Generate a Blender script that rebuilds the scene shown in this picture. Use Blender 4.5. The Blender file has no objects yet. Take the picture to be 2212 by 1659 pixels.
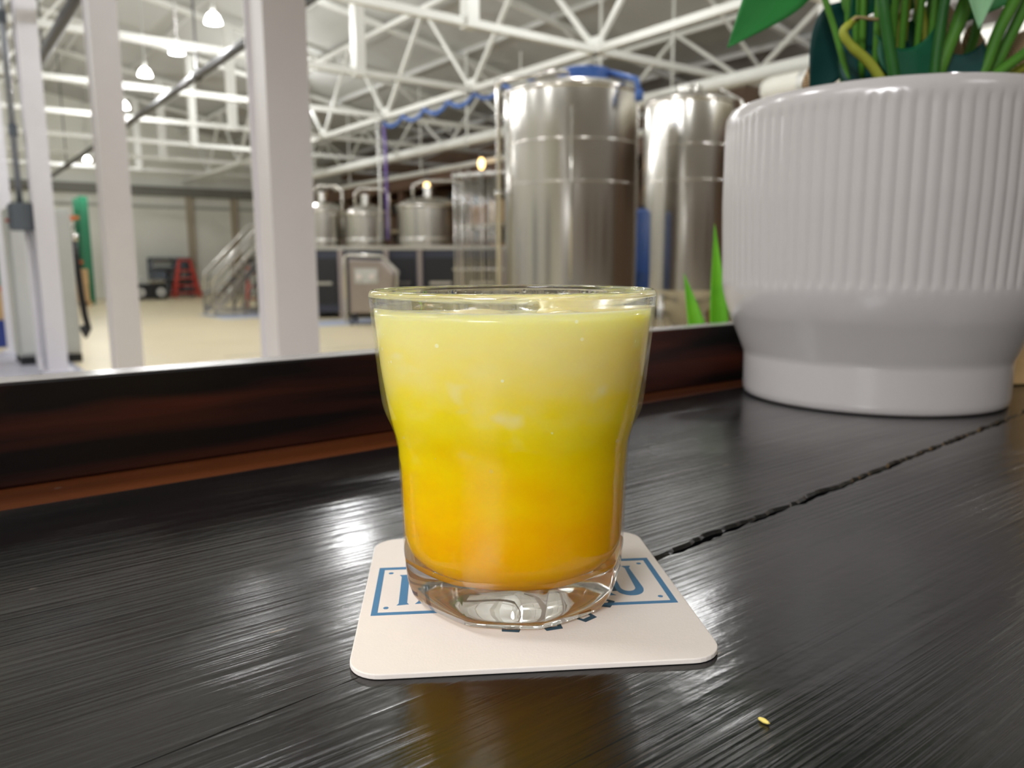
import bpy, math, random
from mathutils import Vector, Matrix
random.seed(7)
S = bpy.context.scene
COL = S.collection
R = math.radians

# ------------------------------------------------------------------ camera, world, exposure
HC, FPX, PITCH, ROLL = 0.1055, 1690.0, R(8.85), R(-0.2)
cam_d = bpy.data.cameras.new('camera')
cam_d.sensor_fit = 'HORIZONTAL'; cam_d.sensor_width = 36.0
cam_d.lens = 36.0 * FPX / 2212.0
cam_d.clip_start = 0.01; cam_d.clip_end = 200
cam_d.dof.use_dof = True; cam_d.dof.focus_distance = 0.212; cam_d.dof.aperture_fstop = 17.0
cam = bpy.data.objects.new('camera', cam_d); COL.objects.link(cam)
cp, sp = math.cos(PITCH), math.sin(PITCH)
cr, sr = math.cos(ROLL), math.sin(ROLL)
_r = Vector((1, 0, 0)); _u = Vector((0, sp, cp)); _f = Vector((0, cp, -sp))
C_R = _r * cr + _u * sr; C_U = -_r * sr + _u * cr; C_F = _f
M = Matrix((C_R, C_U, -C_F)).transposed().to_4x4(); M.translation = Vector((0, 0, HC))
RZ = Matrix.Rotation(-R(36.6), 4, 'Z')   # the whole place is turned so that the hall's walls follow the world axes
cam.matrix_world = RZ @ M
S.camera = cam

w = bpy.data.worlds.new('world'); S.world = w; w.use_nodes = True
bg = w.node_tree.nodes['Background']
bg.inputs[0].default_value = (1.0, 0.955, 0.93, 1); bg.inputs[1].default_value = 0.25
S.view_settings.view_transform = 'Standard'
S.view_settings.look = 'None'
S.view_settings.gamma = 1.0
S.view_settings.use_curve_mapping = False
S.view_settings.exposure = 0.66
LAMP_W = 36.0
# unseen area lights added as fill for the bar side and the columns (x, y in front of the camera, height, size, watts)
BAR_FILLS = [(-1.9, 0.5, 2.3, .5, 22.0), (-1.5, -1.0, 1.6, .9, 10.0), (-1.0, -1.9, 1.3, .9, 70.0), (1.9, -1.6, 1.9, .9, 8.0)]
for lx, ly, lz, ls, lw_ in BAR_FILLS:
    ld = bpy.data.lights.new('bar_fill_light', 'AREA'); ld.shape = 'SQUARE'; ld.size = ls; ld.energy = lw_; ld.color = (.975, .968, 1)
    lo = bpy.data.objects.new('bar_fill_light', ld); COL.objects.link(lo); lo.location = (lx, ly, lz)
S.cycles.sample_clamp_indirect = 6.0
S.cycles.max_bounces = 11
S.cycles.transmission_bounces = 10
S.cycles.transparent_max_bounces = 16

def pixel_ray(px, py):
    return C_R * ((px - 1106) / FPX) + C_U * ((829.5 - py) / FPX) + C_F
def at(px, py, Y):
    """world point seen at a pixel, at the forward distance Y"""
    d = pixel_ray(px, py); return Vector((0, 0, HC)) + d * (Y / d.y)

TH = R(36.6)                      # the hall's axes: A runs down the hall, B across it
Bv = Vector((math.cos(TH), math.sin(TH), 0)); Av = Vector((-math.sin(TH), math.cos(TH), 0))
ZF = -1.05                        # hall floor below the counter top
def W(a, b, z=0.0): return Av * a + Bv * b + Vector((0, 0, z))
WB = R(37.2)                      # the counter's direction

# ------------------------------------------------------------------ materials
def lin(c):
    def f(v):
        v /= 255.0
        return v / 12.92 if v <= 0.04045 else ((v + 0.055) / 1.055) ** 2.4
    return (f(c[0]), f(c[1]), f(c[2]), 1.0)

MATS = {}
def mat(name, rgb, rough=0.5, metal=0.0, spec=0.5, var=0.06, scale=6.0, bump=0.0, bscale=40.0, stretch=(1, 1, 1), **kw):
    m = bpy.data.materials.new(name); m.use_nodes = True
    nt = m.node_tree; N = nt.nodes; L = nt.links
    p = N['Principled BSDF']
    c = lin(rgb)
    tc = N.new('ShaderNodeTexCoord'); mp = N.new('ShaderNodeMapping'); mp.inputs['Scale'].default_value = stretch
    L.new(tc.outputs['Object'], mp.inputs['Vector'])
    nz = N.new('ShaderNodeTexNoise'); nz.inputs['Scale'].default_value = scale; nz.inputs['Detail'].default_value = 4
    L.new(mp.outputs[0], nz.inputs['Vector'])
    mx = N.new('ShaderNodeMix'); mx.data_type = 'RGBA'
    mx.inputs['A'].default_value = tuple(max(0, v * (1 - var)) for v in c[:3]) + (1,)
    mx.inputs['B'].default_value = tuple(min(1, v * (1 + var)) for v in c[:3]) + (1,)
    L.new(nz.outputs['Fac'], mx.inputs['Factor']); L.new(mx.outputs['Result'], p.inputs['Base Color'])
    p.inputs['Roughness'].default_value = rough; p.inputs['Metallic'].default_value = metal
    p.inputs['Specular IOR Level'].default_value = spec
    if bump:
        n2 = N.new('ShaderNodeTexNoise'); n2.inputs['Scale'].default_value = bscale; n2.inputs['Detail'].default_value = 5
        L.new(mp.outputs[0], n2.inputs['Vector'])
        b = N.new('ShaderNodeBump'); b.inputs['Strength'].default_value = bump; b.inputs['Distance'].default_value = 0.01
        L.new(n2.outputs['Fac'], b.inputs['Height']); L.new(b.outputs[0], p.inputs['Normal'])
    for k, v in kw.items(): p.inputs[k].default_value = v
    MATS[name] = m
    return m

def emis(name, rgb, s):
    m = bpy.data.materials.new(name); m.use_nodes = True
    N = m.node_tree.nodes; p = N['Principled BSDF']
    p.inputs['Base Color'].default_value = lin(rgb)
    p.inputs['Emission Color'].default_value = lin(rgb); p.inputs['Emission Strength'].default_value = s
    return m

white_steel = mat('white_steel', (238, 236, 244), 0.42, var=0.03)
white_truss = mat('white_truss', (222, 222, 216), 0.5, var=0.04)
dark_steel = mat('dark_steel', (80, 80, 80), 0.5)
roof_m = mat('roof_sheet', (186, 186, 182), 0.6, var=0.05, scale=0.6)
wall_white = mat('wall_white_paint', (226, 226, 216), 0.7, var=0.05, scale=0.5)
wall_brown = mat('wall_brown_timber', (120, 96, 76), 0.65, var=0.35, scale=1.2, stretch=(1, 1, 3))
dark_timber = mat('dark_timber', (92, 66, 48), 0.6, var=0.3, scale=2)
floor_m = mat('concrete_floor', (232, 218, 184), 0.38, var=0.10, scale=0.7, bump=0.03, bscale=8)
pad_m = mat('grey_floor_coating', (176, 176, 190), 0.4, var=0.05, scale=1)
blue_pad_m = mat('blue_grey_floor_coating', (198, 206, 226), 0.35, var=0.05, scale=1)
black_paint = mat('black_paint', (26, 26, 30), 0.4)
grey_paint = mat('grey_paint', (190, 192, 188), 0.45)
slate_paint = mat('slate_paint', (98, 106, 116), 0.5)
conduit_m = mat('conduit_grey', (150, 154, 160), 0.35, metal=0.6)
red_m = mat('red_paint', (196, 70, 58), 0.45)
green_m = mat('green_paint', (30, 120, 84), 0.45)
orange_m = mat('orange_paint', (190, 96, 40), 0.5)
card_m = mat('cardboard', (196, 164, 122), 0.8, var=0.1, scale=3)
blue_plastic = mat('blue_plastic', (64, 104, 176), 0.35)
blue_dark = mat('blue_cloth', (40, 60, 140), 0.7)
navy_m = mat('navy_panel', (52, 56, 72), 0.35)
steel = mat('stainless_steel', (206, 203, 196), 0.2, metal=1.0, var=0.05, scale=3, stretch=(6, 6, 0.15))
steel.node_tree.nodes['Principled BSDF'].inputs['Anisotropic'].default_value = 0.5
steel2 = mat('polished_tube_steel', (208, 206, 200), 0.22, metal=1.0, var=0.05)
brick_red = mat('copper_pipe', (176, 128, 84), 0.3, metal=0.8)
lamp_glow = emis('lamp_diffuser', (255, 252, 244), 14.0)
warm_glow = emis('warm_bulb', (255, 206, 130), 3.5)
lamp_metal = mat('lamp_metal', (216, 216, 212), 0.35, metal=0.4)
tan_board = mat('tan_board', (206, 172, 120), 0.6, var=0.18, scale=14, stretch=(1, 1, 6))

# ------------------------------------------------------------------ mesh helper
class MB:
    def __init__(s): s.v = []; s.f = []
    def box(s, c, d, ax=None):
        """box with centre c, size d; optional axes"""
        ax = ax or (Vector((1, 0, 0)), Vector((0, 1, 0)), Vector((0, 0, 1)))
        i = len(s.v); c = Vector(c)
        for z in (-.5, .5):
            for x, y in ((-.5, -.5), (.5, -.5), (.5, .5), (-.5, .5)):
                s.v.append(c + ax[0] * (x * d[0]) + ax[1] * (y * d[1]) + ax[2] * (z * d[2]))
        for q in ((3, 2, 1, 0), (4, 5, 6, 7), (0, 1, 5, 4), (1, 2, 6, 5), (2, 3, 7, 6), (3, 0, 4, 7)):
            s.f.append([i + k for k in q])
        return s
    def bb(s, a, b):
        a = Vector(a); b = Vector(b); return s.box((a + b) / 2, b - a)
    def bar(s, p, q, wd, ht=None, up=Vector((0, 0, 1))):
        p = Vector(p); q = Vector(q); ht = ht or wd
        d = q - p; ln = d.length; d.normalize()
        sd = d.cross(up)
        if sd.length < 1e-3: sd = d.cross(Vector((1, 0, 0)))
        sd.normalize(); u = sd.cross(d)
        return s.box((p + q) / 2, (ln, wd, ht), (d, sd, u))
    def tube(s, pts, r, n=8, cap=True):
        pts = [Vector(p) for p in pts]; rr = r if isinstance(r, (list, tuple)) else [r] * len(pts)
        i0 = len(s.v); prev = None
        for k, p in enumerate(pts):
            d = (pts[min(k + 1, len(pts) - 1)] - pts[max(k - 1, 0)]).normalized()
            if prev is None:
                a = d.cross(Vector((0, 0, 1)))
                if a.length < 1e-3: a = d.cross(Vector((1, 0, 0)))
            else:
                a = prev - d * prev.dot(d)
            a.normalize(); prev = a; b = d.cross(a)
            for j in range(n):
                t = 2 * math.pi * j / n
                s.v.append(p + (a * math.cos(t) + b * math.sin(t)) * rr[k])
        for k in range(len(pts) - 1):
            for j in range(n):
                s.f.append([i0 + k * n + j, i0 + k * n + (j + 1) % n, i0 + (k + 1) * n + (j + 1) % n, i0 + (k + 1) * n + j])
        if cap:
            s.f.append([i0 + j for j in range(n)][::-1])
            e = i0 + (len(pts) - 1) * n; s.f.append([e + j for j in range(n)])
        return s
    def lathe(s, prof, n=32, c=(0, 0, 0), fn=None):
        """prof: list of (r, z); a radius of 0 closes the end; fn(r, z, theta) may vary the radius"""
        i0 = len(s.v); c = Vector(c); rows = []
        for r, z in prof:
            if r <= 0:
                rows.append([len(s.v)]); s.v.append(c + Vector((0, 0, z))); continue
            row = []
            for j in range(n):
                t = 2 * math.pi * j / n
                q = fn(r, z, t) if fn else r
                row.append(len(s.v)); s.v.append(c + Vector((q * math.sin(t), -q * math.cos(t), z)))
            rows.append(row)
        for a, b in zip(rows, rows[1:]):
            for j in range(n):
                if len(a) == 1 and len(b) == 1: continue
                if len(a) == 1: s.f.append([a[0], b[(j + 1) % n], b[j]])
                elif len(b) == 1: s.f.append([a[j], a[(j + 1) % n], b[0]])
                else: s.f.append([a[j], a[(j + 1) % n], b[(j + 1) % n], b[j]])
        return s
    def prism(s, poly, z0, z1):
        i = len(s.v); n = len(poly)
        for x, y in poly: s.v.append(Vector((x, y, z0)))
        for x, y in poly: s.v.append(Vector((x, y, z1)))
        s.f.append([i + k for k in range(n)][::-1]); s.f.append([i + n + k for k in range(n)])
        for k in range(n): s.f.append([i + k, i + (k + 1) % n, i + n + (k + 1) % n, i + n + k])
        return s
    def ring_prism(s, outer, inner, z0, z1):
        i = len(s.v); n = len(outer)
        for poly in (outer, inner):
            for z in (z0, z1):
                for x, y in poly: s.v.append(Vector((x, y, z)))
        o0, o1, i0, i1 = i, i + n, i + 2 * n, i + 3 * n
        for k in range(n):
            l = (k + 1) % n
            s.f.append([o0 + k, o0 + l, o1 + l, o1 + k]); s.f.append([i0 + l, i0 + k, i1 + k, i1 + l])
            s.f.append([o1 + k, o1 + l, i1 + l, i1 + k]); s.f.append([o0 + l, o0 + k, i0 + k, i0 + l])
        return s
    def build(s, name, m, parent=None, smooth=False, bevel=0.0, loc=None, rotz=0.0, auto=None):
        me = bpy.data.meshes.new(name); me.from_pydata([tuple(v) for v in s.v], [], s.f); me.update()
        me.materials.append(m)
        if smooth: me.polygons.foreach_set('use_smooth', [True] * len(me.polygons))
        if auto is not None:
            me.polygons.foreach_set('use_smooth', [True] * len(me.polygons))
            me.set_sharp_from_angle(angle=R(auto))
        o = bpy.data.objects.new(name, me); COL.objects.link(o)
        if parent: o.parent = parent
        if loc is not None: o.location = loc
        o.rotation_euler.z = rotz
        if bevel:
            b = o.modifiers.new('bevel', 'BEVEL'); b.width = bevel; b.segments = 2; b.limit_method = 'ANGLE'
        return o

def tag(o, label, cat, group=None):
    o['label'] = label; o['category'] = cat
    if group: o['group'] = group
    return o
def thing(name, label, cat, loc=(0, 0, 0), rotz=0.0, group=None):
    o = bpy.data.objects.new(name, None); COL.objects.link(o); o.empty_display_size = 0.05
    o.location = loc; o.rotation_euler.z = rotz
    return tag(o, label, cat, group)
def struct(o): o['kind'] = 'structure'; return o
def dup(root, loc, rotz, label):
    r = root.copy(); COL.objects.link(r); r.location = loc; r.rotation_euler.z = rotz; r['label'] = label
    for ch in list(root.children):
        c = ch.copy(); COL.objects.link(c); c.parent = r
        for g in list(ch.children):
            d = g.copy(); COL.objects.link(d); d.parent = c
    return r
def hall(name, label, cat, a, b, z=ZF, group=None, rot=0.0):
    return thing(name, label, cat, W(a, b, z), TH + rot, group)

# ------------------------------------------------------------------ hall shell (local x = B, y = A)
A0, A1, B0, B1 = -4.5, 29.6, -7.0, 13.6
def roof_z(b): return 5.02 - 0.18 * (b - 5.55) if b > 2 else 5.02 - 0.18 * (2 - 5.55) - 0.18 * (2 - b)
fl = struct(MB().bb((B0 - .3, A0 - .3, ZF - 0.1), (B1 + 0.3, A1 + 0.3, ZF)).build('floor', floor_m, rotz=TH))
MB().bb((-5.0, 7.2, ZF), (1.3, 12.3, ZF + 0.004)).build('floor_coating', pad_m, fl)
MB().bb((5.6, 13.6, ZF), (9.4, 15.0, ZF + 0.004)).build('floor_coating', blue_pad_m, fl)
MB().bb((4.9, 16.6, ZF), (6.3, 18.6, ZF + 0.004)).build('floor_coating', blue_pad_m, fl)
MB().bb((2.9, 9.9, ZF), (8.6, 9.94, ZF + 0.003)).build('floor_joint', mat('floor_joint_grey', (176, 164, 138), 0.6), fl)

ridge = roof_z(2)
rf = MB()
for y0, y1 in ((A0 - .3, A1 + .3),):
    for x0, x1 in ((B0, 2.0), (2.0, B1 + 0.3)):
        i = len(rf.v)
        for x, y in ((x0, y0), (x1, y0), (x1, y1), (x0, y1)):
            rf.v.append(Vector((x, y, roof_z(x) + 0.12)))
        for x, y in ((x0, y0), (x1, y0), (x1, y1), (x0, y1)):
            rf.v.append(Vector((x, y, roof_z(x) + 0.2)))
        for q in ((3, 2, 1, 0), (4, 5, 6, 7), (0, 1, 5, 4), (1, 2, 6, 5), (2, 3, 7, 6), (3, 0, 4, 7)): rf.f.append([i + k for k in q])
ceil = struct(rf.build('ceiling', roof_m, rotz=TH))
purlin_m = mat('purlin_grey', (196, 196, 192), 0.55)
for x in (-5.6, -4.1, -2.6, -1.1, 0.4, 1.9, 3.4, 4.9, 6.4, 7.9, 9.4, 10.9, 12.4):
    MB().bb((x - .035, A0, roof_z(x) + 0.02), (x + .035, A1, roof_z(x) + 0.118)).build('purlin', purlin_m, ceil)

we = struct(MB().bb((B0, A1, ZF), (B1, A1 + 0.2, 6.0)).build('wall_end', wall_white, rotz=TH))
MB().bb((B0, A1 - .25, 2.42), (B1, A1, 2.72)).build('wall_beam', mat('wall_beam_grey', (120, 120, 112), 0.6), we)
MB().bb((B0, A1 - .05, 2.0), (B1, A1, 2.1)).build('wall_rail', mat('wall_rail_grey', (170, 172, 160), 0.6), we)
for x in (7.75, 9.3):
    MB().bb((x - .12, A1 - .12, ZF), (x + .12, A1, 2.42)).build('wall_pilaster', mat('pilaster_beige', (168, 156, 136), 0.6), we)
wbk = struct(MB().bb((B0, A0 - .2, ZF), (B1, A0, 6.0)).build('wall_back', mat('bar_wall_grey', (168, 162, 158), .7, var=.2, scale=.6), rotz=TH))
for x, w_ in ((-3.5, 1.4), (-.5, 1.0), (2.2, 1.8), (5.5, 1.2), (8.5, 2.0)):
    MB().bb((x, A0, -.1), (x + w_, A0 + .08, 1.5)).build('wall_panel', dark_timber, wbk)
wr = struct(MB().bb((B1, A0, ZF), (B1 + 0.2, A1, 4.4)).build('wall_right', wall_brown, rotz=TH))
for k in range(12):
    y = 1.0 + 2.5 * k
    MB().bb((B1 - .12, y, ZF), (B1, y + .18, 2.5)).build('wall_stud', dark_timber, wr)
wl = struct(MB().bb((B0 - .2, A0, ZF), (B0, A1, 4.0)).build('wall_left', wall_white, rotz=TH))
for k in range(5):
    y = 3.0 + 5.5 * k
    MB().bb((B0, y, ZF), (B0 + .15, y + 1.8, 1.6)).build('wall_panel', slate_paint, wl)

# low wall that carries the counter
lw = struct(MB().bb((-3.0, 0.4525, ZF), (3.2, 0.62, -0.012)).build('wall_front', mat('low_wall_paint', (150, 150, 152), 0.6), rotz=WB))

# ------------------------------------------------------------------ roof trusses
ZC = 2.95
def cross_truss(k):
    a = 8.3 + 3.03 * k
    words = ['nearest the counter', 'second from the counter', 'third from the counter', 'fourth from the counter', 'fifth from the counter',
             'sixth from the counter', 'seventh from the counter', 'eighth from the counter', 'last before the end wall']
    return a, 'white steel cross truss under the roof, ' + words[k + 2]
def build_cross(a, label):
    t = hall('cross_truss', label, 'truss', a, 0, 0.0, 'white cross trusses of the hall')
    MB().bb((B0 + .17, -.042, ZC - .045), (B1 - .14, .042, ZC + .045)).build('bottom_chord', white_truss, t)
    MB().bar((B0 + .17, 0, roof_z(B0 + .17) - .03), (2, 0, roof_z(2) - .03), .09).build('top_chord', white_truss, t)
    MB().bar((2, 0, roof_z(2) - .03), (B1 - .14, 0, roof_z(B1 - .14) - .03), .09).build('top_chord', white_truss, t)
    MB().bb((5.55 - .08, -.085, ZC - .06), (5.55 + .08, .085, roof_z(5.55) - .06)).build('king_post', white_truss, t)
    nodes = [-5.6, -3.4, -1.2, 0.9, 2.9, 4.4, 5.55, 7.6, 9.6, 11.6, 13.2]
    for i, (x0, x1) in enumerate(zip(nodes, nodes[1:])):
        if x0 >= 2.9 and x1 <= 9.6: continue
        lo, hi = (x0, x1) if i % 2 else (x1, x0)
        MB().bar((lo, 0, ZC), (hi, 0, roof_z(hi) - .06), .042).build('web', white_truss, t)
    return t
ct0 = None
for k in range(-2, 7):
    a, lab = cross_truss(k)
    if ct0 is None: ct0 = build_cross(a, lab)
    else: dup(ct0, W(a, 0, 0), TH, lab)
def long_truss(b, label, y0=0.8, ap=0.0, wd=.085):
    t = hall('long_truss', label, 'truss', 0, b, 0.0, 'white long trusses of the hall')
    MB().bb((-wd / 2, y0, ZC - .045), (wd / 2, A1, ZC + .045)).build('bottom_chord', white_truss, t)
    top = roof_z(b) - .06
    MB().bb((-wd / 2, y0, top - .04), (wd / 2, A1, top + .04)).build('top_chord', white_truss, t)
    for k in range(-2, 7):
        a = 8.3 + 3.03 * k
        for s in (-1, 1):
            if a + s * 1.515 > A1: continue
            MB().bar((0, a, ZC), (0, a + s * 1.515, top), .06).build('web', white_truss, t)
        MB().box((0, a, ZC + .07), (.03, .3, .2)).build('gusset', white_truss, t)
    return t
long_truss(7.6, 'white truss of zigzag webs running down the hall, passing just above the tall silver tank')
long_truss(10.9, 'white zigzag truss running down the hall above the long white pipe')
long_truss(-1.6, 'white zigzag truss running down the hall at the far left', wd=.06)

# long pipes and ducts
pp = hall('ceiling_pipe', 'long white pipe running down the hall below the trusses, behind the tanks', 'pipe', 0, 9.27, 2.6, 'long white pipes')
MB().tube([(0, 4.5, 0), (0, 22, 0)], .1, 14).build('pipe', white_truss, pp, auto=40)
for y in (6, 10, 14, 18, 22):
    MB().bb((-.02, y - .02, .08), (.02, y + .02, roof_z(9.27) - 2.6)).build('hanger', white_truss, pp)
    MB().tube([(0, y - .04, 0), (0, y + .04, 0)], .118, 14).build('clamp', white_truss, pp, auto=40)
pp2 = hall('ceiling_pipe', 'second long white pipe, running below and behind the first one', 'pipe', 0, 9.9, 2.25, 'long white pipes')
MB().tube([(0, 3.0, 0), (0, 22, 0)], .06, 12).build('pipe', white_truss, pp2, auto=40)
for y in (5, 9, 13, 17, 21):
    MB().bb((-.015, y - .015, .05), (.015, y + .015, roof_z(9.9) - 2.25)).build('hanger', white_truss, pp2)
du = hall('insulated_duct', 'thick white insulated duct with a rounded end behind the leaves of the potted plant', 'duct', 0, 9.0, 2.3)
MB().lathe([(0, 0), (.09, .01), (.15, .06), (.17, .15), (.17, 3.4), (0, 3.4)], 20).build('duct', mat('white_insulation', (238, 236, 226), .6), du, smooth=True)
du.rotation_euler = (R(90), 0, TH); du.location = W(6.6, 9.0, 2.28)
for z in (.6, 2.4):
    MB().lathe([(.172, z), (.182, z + .01), (.182, z + .07), (.172, z + .08)], 20).build('band', lamp_metal, du, smooth=True)
dk2 = hall('gas_pipe', 'thick dark pipe crossing high up between the two leftmost columns', 'pipe', 0, 1.40, 2.6)
MB().tube([(0, 3.0, 0), (0, 13.5, 0), (0, 13.8, .2), (0, 13.8, roof_z(1.72) - 2.6 + .1)], .06, 10).build('pipe', dark_steel, dk2, smooth=True)
for y in (5.3, 11.4):
    MB().bb((-.012, y - .012, .05), (.012, y + .012, roof_z(1.72) - 2.6)).build('hanger', dark_steel, dk2)
dk = hall('gas_pipe', 'dark grey pipe running diagonally down the hall in front of the lamps', 'pipe', 0, 3.2, 2.6)
MB().tube([(0, 1.6, 0), (0, 29.3, 0)], .055, 10).build('pipe', dark_steel, dk, smooth=True)
for y in (5.3, 11.4, 17.4, 23.5):
    MB().bb((-.012, y - .012, .05), (.012, y + .012, roof_z(3.2) - 2.6)).build('hanger', dark_steel, dk)
    MB().tube([(0, y - .04, 0), (0, y + .04, 0)], .075, 10).build('coupling', dark_steel, dk, smooth=True)

# ------------------------------------------------------------------ steel columns
def column(a, b, label, z1=None):
    t = hall('steel_column', label, 'column', a, b, ZF, 'white steel columns in a row')
    h = roof_z(b) - ZF - .05
    MB().bb((-.095, 0, 0), (.095, .014, h)).build('flange', white_steel, t)
    MB().bb((-.095, .216, 0), (.095, .23, h)).build('flange', white_steel, t)
    MB().bb((-.078, .014, 0), (.078, .216, h)).build('web', white_steel, t)
    MB().bb((-.15, -.05, 0), (.15, .28, .018)).build('base_plate', white_steel, t)
    return t
column(3.35, 1.31, 'wide white steel column just left of the drink, nearest to the counter')
column(6.51, 1.20, 'white steel column in the row, second from the counter')
c3 = column(9.60, 1.06, 'white steel column with a grey switch box and a conduit on its side')
column(12.2, 0.89, 'white steel column at the left edge of the picture')
column(15.0, 0.75, 'white steel column at the far end of the row, seen only in part')
el = hall('switch_box', 'small slate grey electrical box on the side of a white column', 'electrical box', 9.75, 1.06 - .095, .45)
MB().bb((-.2, -.1, -.0), (0, .1, .28)).build('body', slate_paint, el, bevel=.01)
MB().bb((-.215, -.085, .02), (-.2, .085, .26)).build('cover', slate_paint, el)
MB().tube([(-.215, 0, .1), (-.245, 0, .1)], .018, 8).build('button', red_m, el, smooth=True)
MB().tube([(-.1, 0, .28), (-.1, 0, 3.9)], .03, 8).build('conduit', conduit_m, el, smooth=True)
MB().tube([(-.05, 0, 0), (-.05, 0, -1.3), (-.05, -.03, -1.42), (-.05, -.1, -1.485)], .035, 8).build('conduit', white_steel, el, smooth=True)
for z in (.95, 2.05):
    MB().bb((-.14, -.05, z), (-.06, .05, z + .12)).build('fitting', slate_paint, el, bevel=.01)

cb = hall('tall_cabinet', 'tall pale grey cabinet on black feet behind the white column with the switch box', 'cabinet', 10.5, .84)
MB().bb((-.06, 0, .1), (.58, .6, 1.78)).build('body', grey_paint, cb, bevel=.02)
MB().bb((-.03, -.02, .14), (.23, 0, 1.74)).build('door', mat('cabinet_door_white', (208, 210, 208), .4), cb, bevel=.006)
MB().bb((.26, -.02, .14), (.55, 0, 1.74)).build('door', grey_paint, cb, bevel=.006)
for x in (.0, .48):
    MB().bb((x - .05, .02, 0), (x + .1, .12, .1)).build('foot', black_paint, cb)
    MB().bb((x - .05, .48, 0), (x + .1, .58, .1)).build('foot', black_paint, cb)
hs = hall('rubber_hose', 'black rubber hose hanging beside the tall grey cabinet', 'hose', 10.55, 1.47)
MB().tube([(-.03, 0, 1.45), (-.02, 0, 1.2), (.0, 0, .8), (.02, .02, .55), (.05, .03, .38), (.02, .02, .3), (-.03, 0, .42)], .035, 10).build('hose', black_paint, hs, smooth=True)
MB().tube([(-.03, 0, 1.42), (-.03, 0, 1.5)], .05, 10).build('coupling', steel2, hs, smooth=True)

# ------------------------------------------------------------------ lamps
def lamp_shape(z):
    t = thing('hall_lamp', '', 'lamp')
    MB().lathe([(0, .16), (.05, .155), (.09, .12), (.125, .04), (.135, 0), (.128, 0), (.118, .04), (.085, .11), (0, .14)], 24).build('shade', lamp_glow, t, smooth=True)
    MB().lathe([(0, -.025), (.06, -.018), (.1, .0), (.118, .03), (.1, .085), (.06, .11), (0, .12)], 24).build('diffuser', lamp_glow, t, smooth=True)
    MB().lathe([(0, .15), (.045, .155), (.05, .25), (.03, .3), (0, .3)], 14).build('housing', lamp_metal, t, smooth=True)
    return t
lamp0 = lamp_shape(0)
lamp0.scale = (.72, .72, .72)
lamp0['group'] = 'dome lamps in a row'
spots = [(10.1, 3.06, 2.95, 'bright white dome lamp, nearest of the visible row at upper left'),
         (11.8, 3.06, 2.95, 'bright dome lamp, second in the row from the top of the picture'),
         (13.45, 3.0, 2.95, 'bright dome lamp, third in the row from the top of the picture'),
         (16.4, 3.25, 2.95, 'small bright dome lamp half hidden by the right edge of a white column'),
         (25.2, 3.95, 2.95, 'farthest and lowest of the bright dome lamps in the row'),
         (8.62, 3.1, 2.95, 'dome lamp of the row just above the picture'),
         (6.75, 3.1, 2.95, 'dome lamp of the row, second above the picture'),
         (5.1, 3.1, 2.95, 'dome lamp of the row, third above the picture'),
         (4.1, 4.9, 2.95, 'dome lamp above the picture on the right'),
         (7.0, 6.3, 4.2, 'added high dome lamp above the picture, over the wide tank'),  # from here on, added lamps out of view that light the hall
         (3.6, 8.2, 3.7, 'added high dome lamp above the picture, over the potted plant'),
         (4.0, 11.9, 3.4, 'added dome lamp beyond the right edge of the picture, near the timber deck'),
         (0.5, 9.5, 3.6, 'added dome lamp beyond the right edge of the picture, near the counter')]
spots += [(13.1, 4.9, 4.1, 'added dome lamp hidden behind the wide white column'), (18.7, 7.0, 4.0, 'added dome lamp far back, hidden behind the wide white column')]  # added lamps, kept out of sight, that brighten the roof
for k in range(6):  # added row, out of view, that lights the hall from the left
    spots.append((5.0 + 4.1 * k, -2.5, 4.0, 'added dome lamp beyond the left edge of the picture, ' + ['first', 'second', 'third', 'fourth', 'fifth', 'sixth'][k] + ' of its row from the counter'))
first = True
nn = 0
for a, b, z, lab in spots:
    if True:
        o = lamp0 if first else dup(lamp0, (0, 0, 0), 0, lab)
        first = False
        o['label'] = lab; o.location = W(a, b, z)
        MB().tube([(0, 0, .3), (0, 0, (roof_z(b) + .1 - z) / .72)], .016, 6).build('rod', lamp_metal, o)
    ld = bpy.data.lights.new('hall_light', 'POINT'); ld.energy = LAMP_W * (2.6 if a in (13.1, 18.7) else .45 if a == 4.1 else .75 if a in (8.62, 6.75, 5.1) else 2.0 if (b < 0 or a > 15) else 1.6 if z > 3.3 else 1.0); ld.shadow_soft_size = .12; ld.color = (.975, .985, 1)
    lo = bpy.data.objects.new('hall_light', ld); COL.objects.link(lo); lo.location = W(a, b, z - .16)
for px, py, Y, lab in ((1040, 352, 17.0, 'long warm bulb glowing under the dark timber deck'), (922, 402, 18.5, 'small round warm bulb glowing above the brewing kettles')):
    p = at(px, py, Y)
    t = thing('warm_lamp', lab, 'lamp', p, 0, 'warm bulbs at the back of the hall')
    MB().lathe([(0, -.14), (.05, -.11), (.07, -.04), (.06, .05), (.03, .1), (0, .1)], 14).build('bulb', warm_glow, t, smooth=True)
    MB().lathe([(0, .1), (.035, .1), (.035, .2), (0, .2)], 10).build('socket', dark_steel, t)
    MB().tube([(0, 0, .2), (0, 0, 2.46 - p.z)], .012, 6).build('cord', dark_steel, t)

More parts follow.
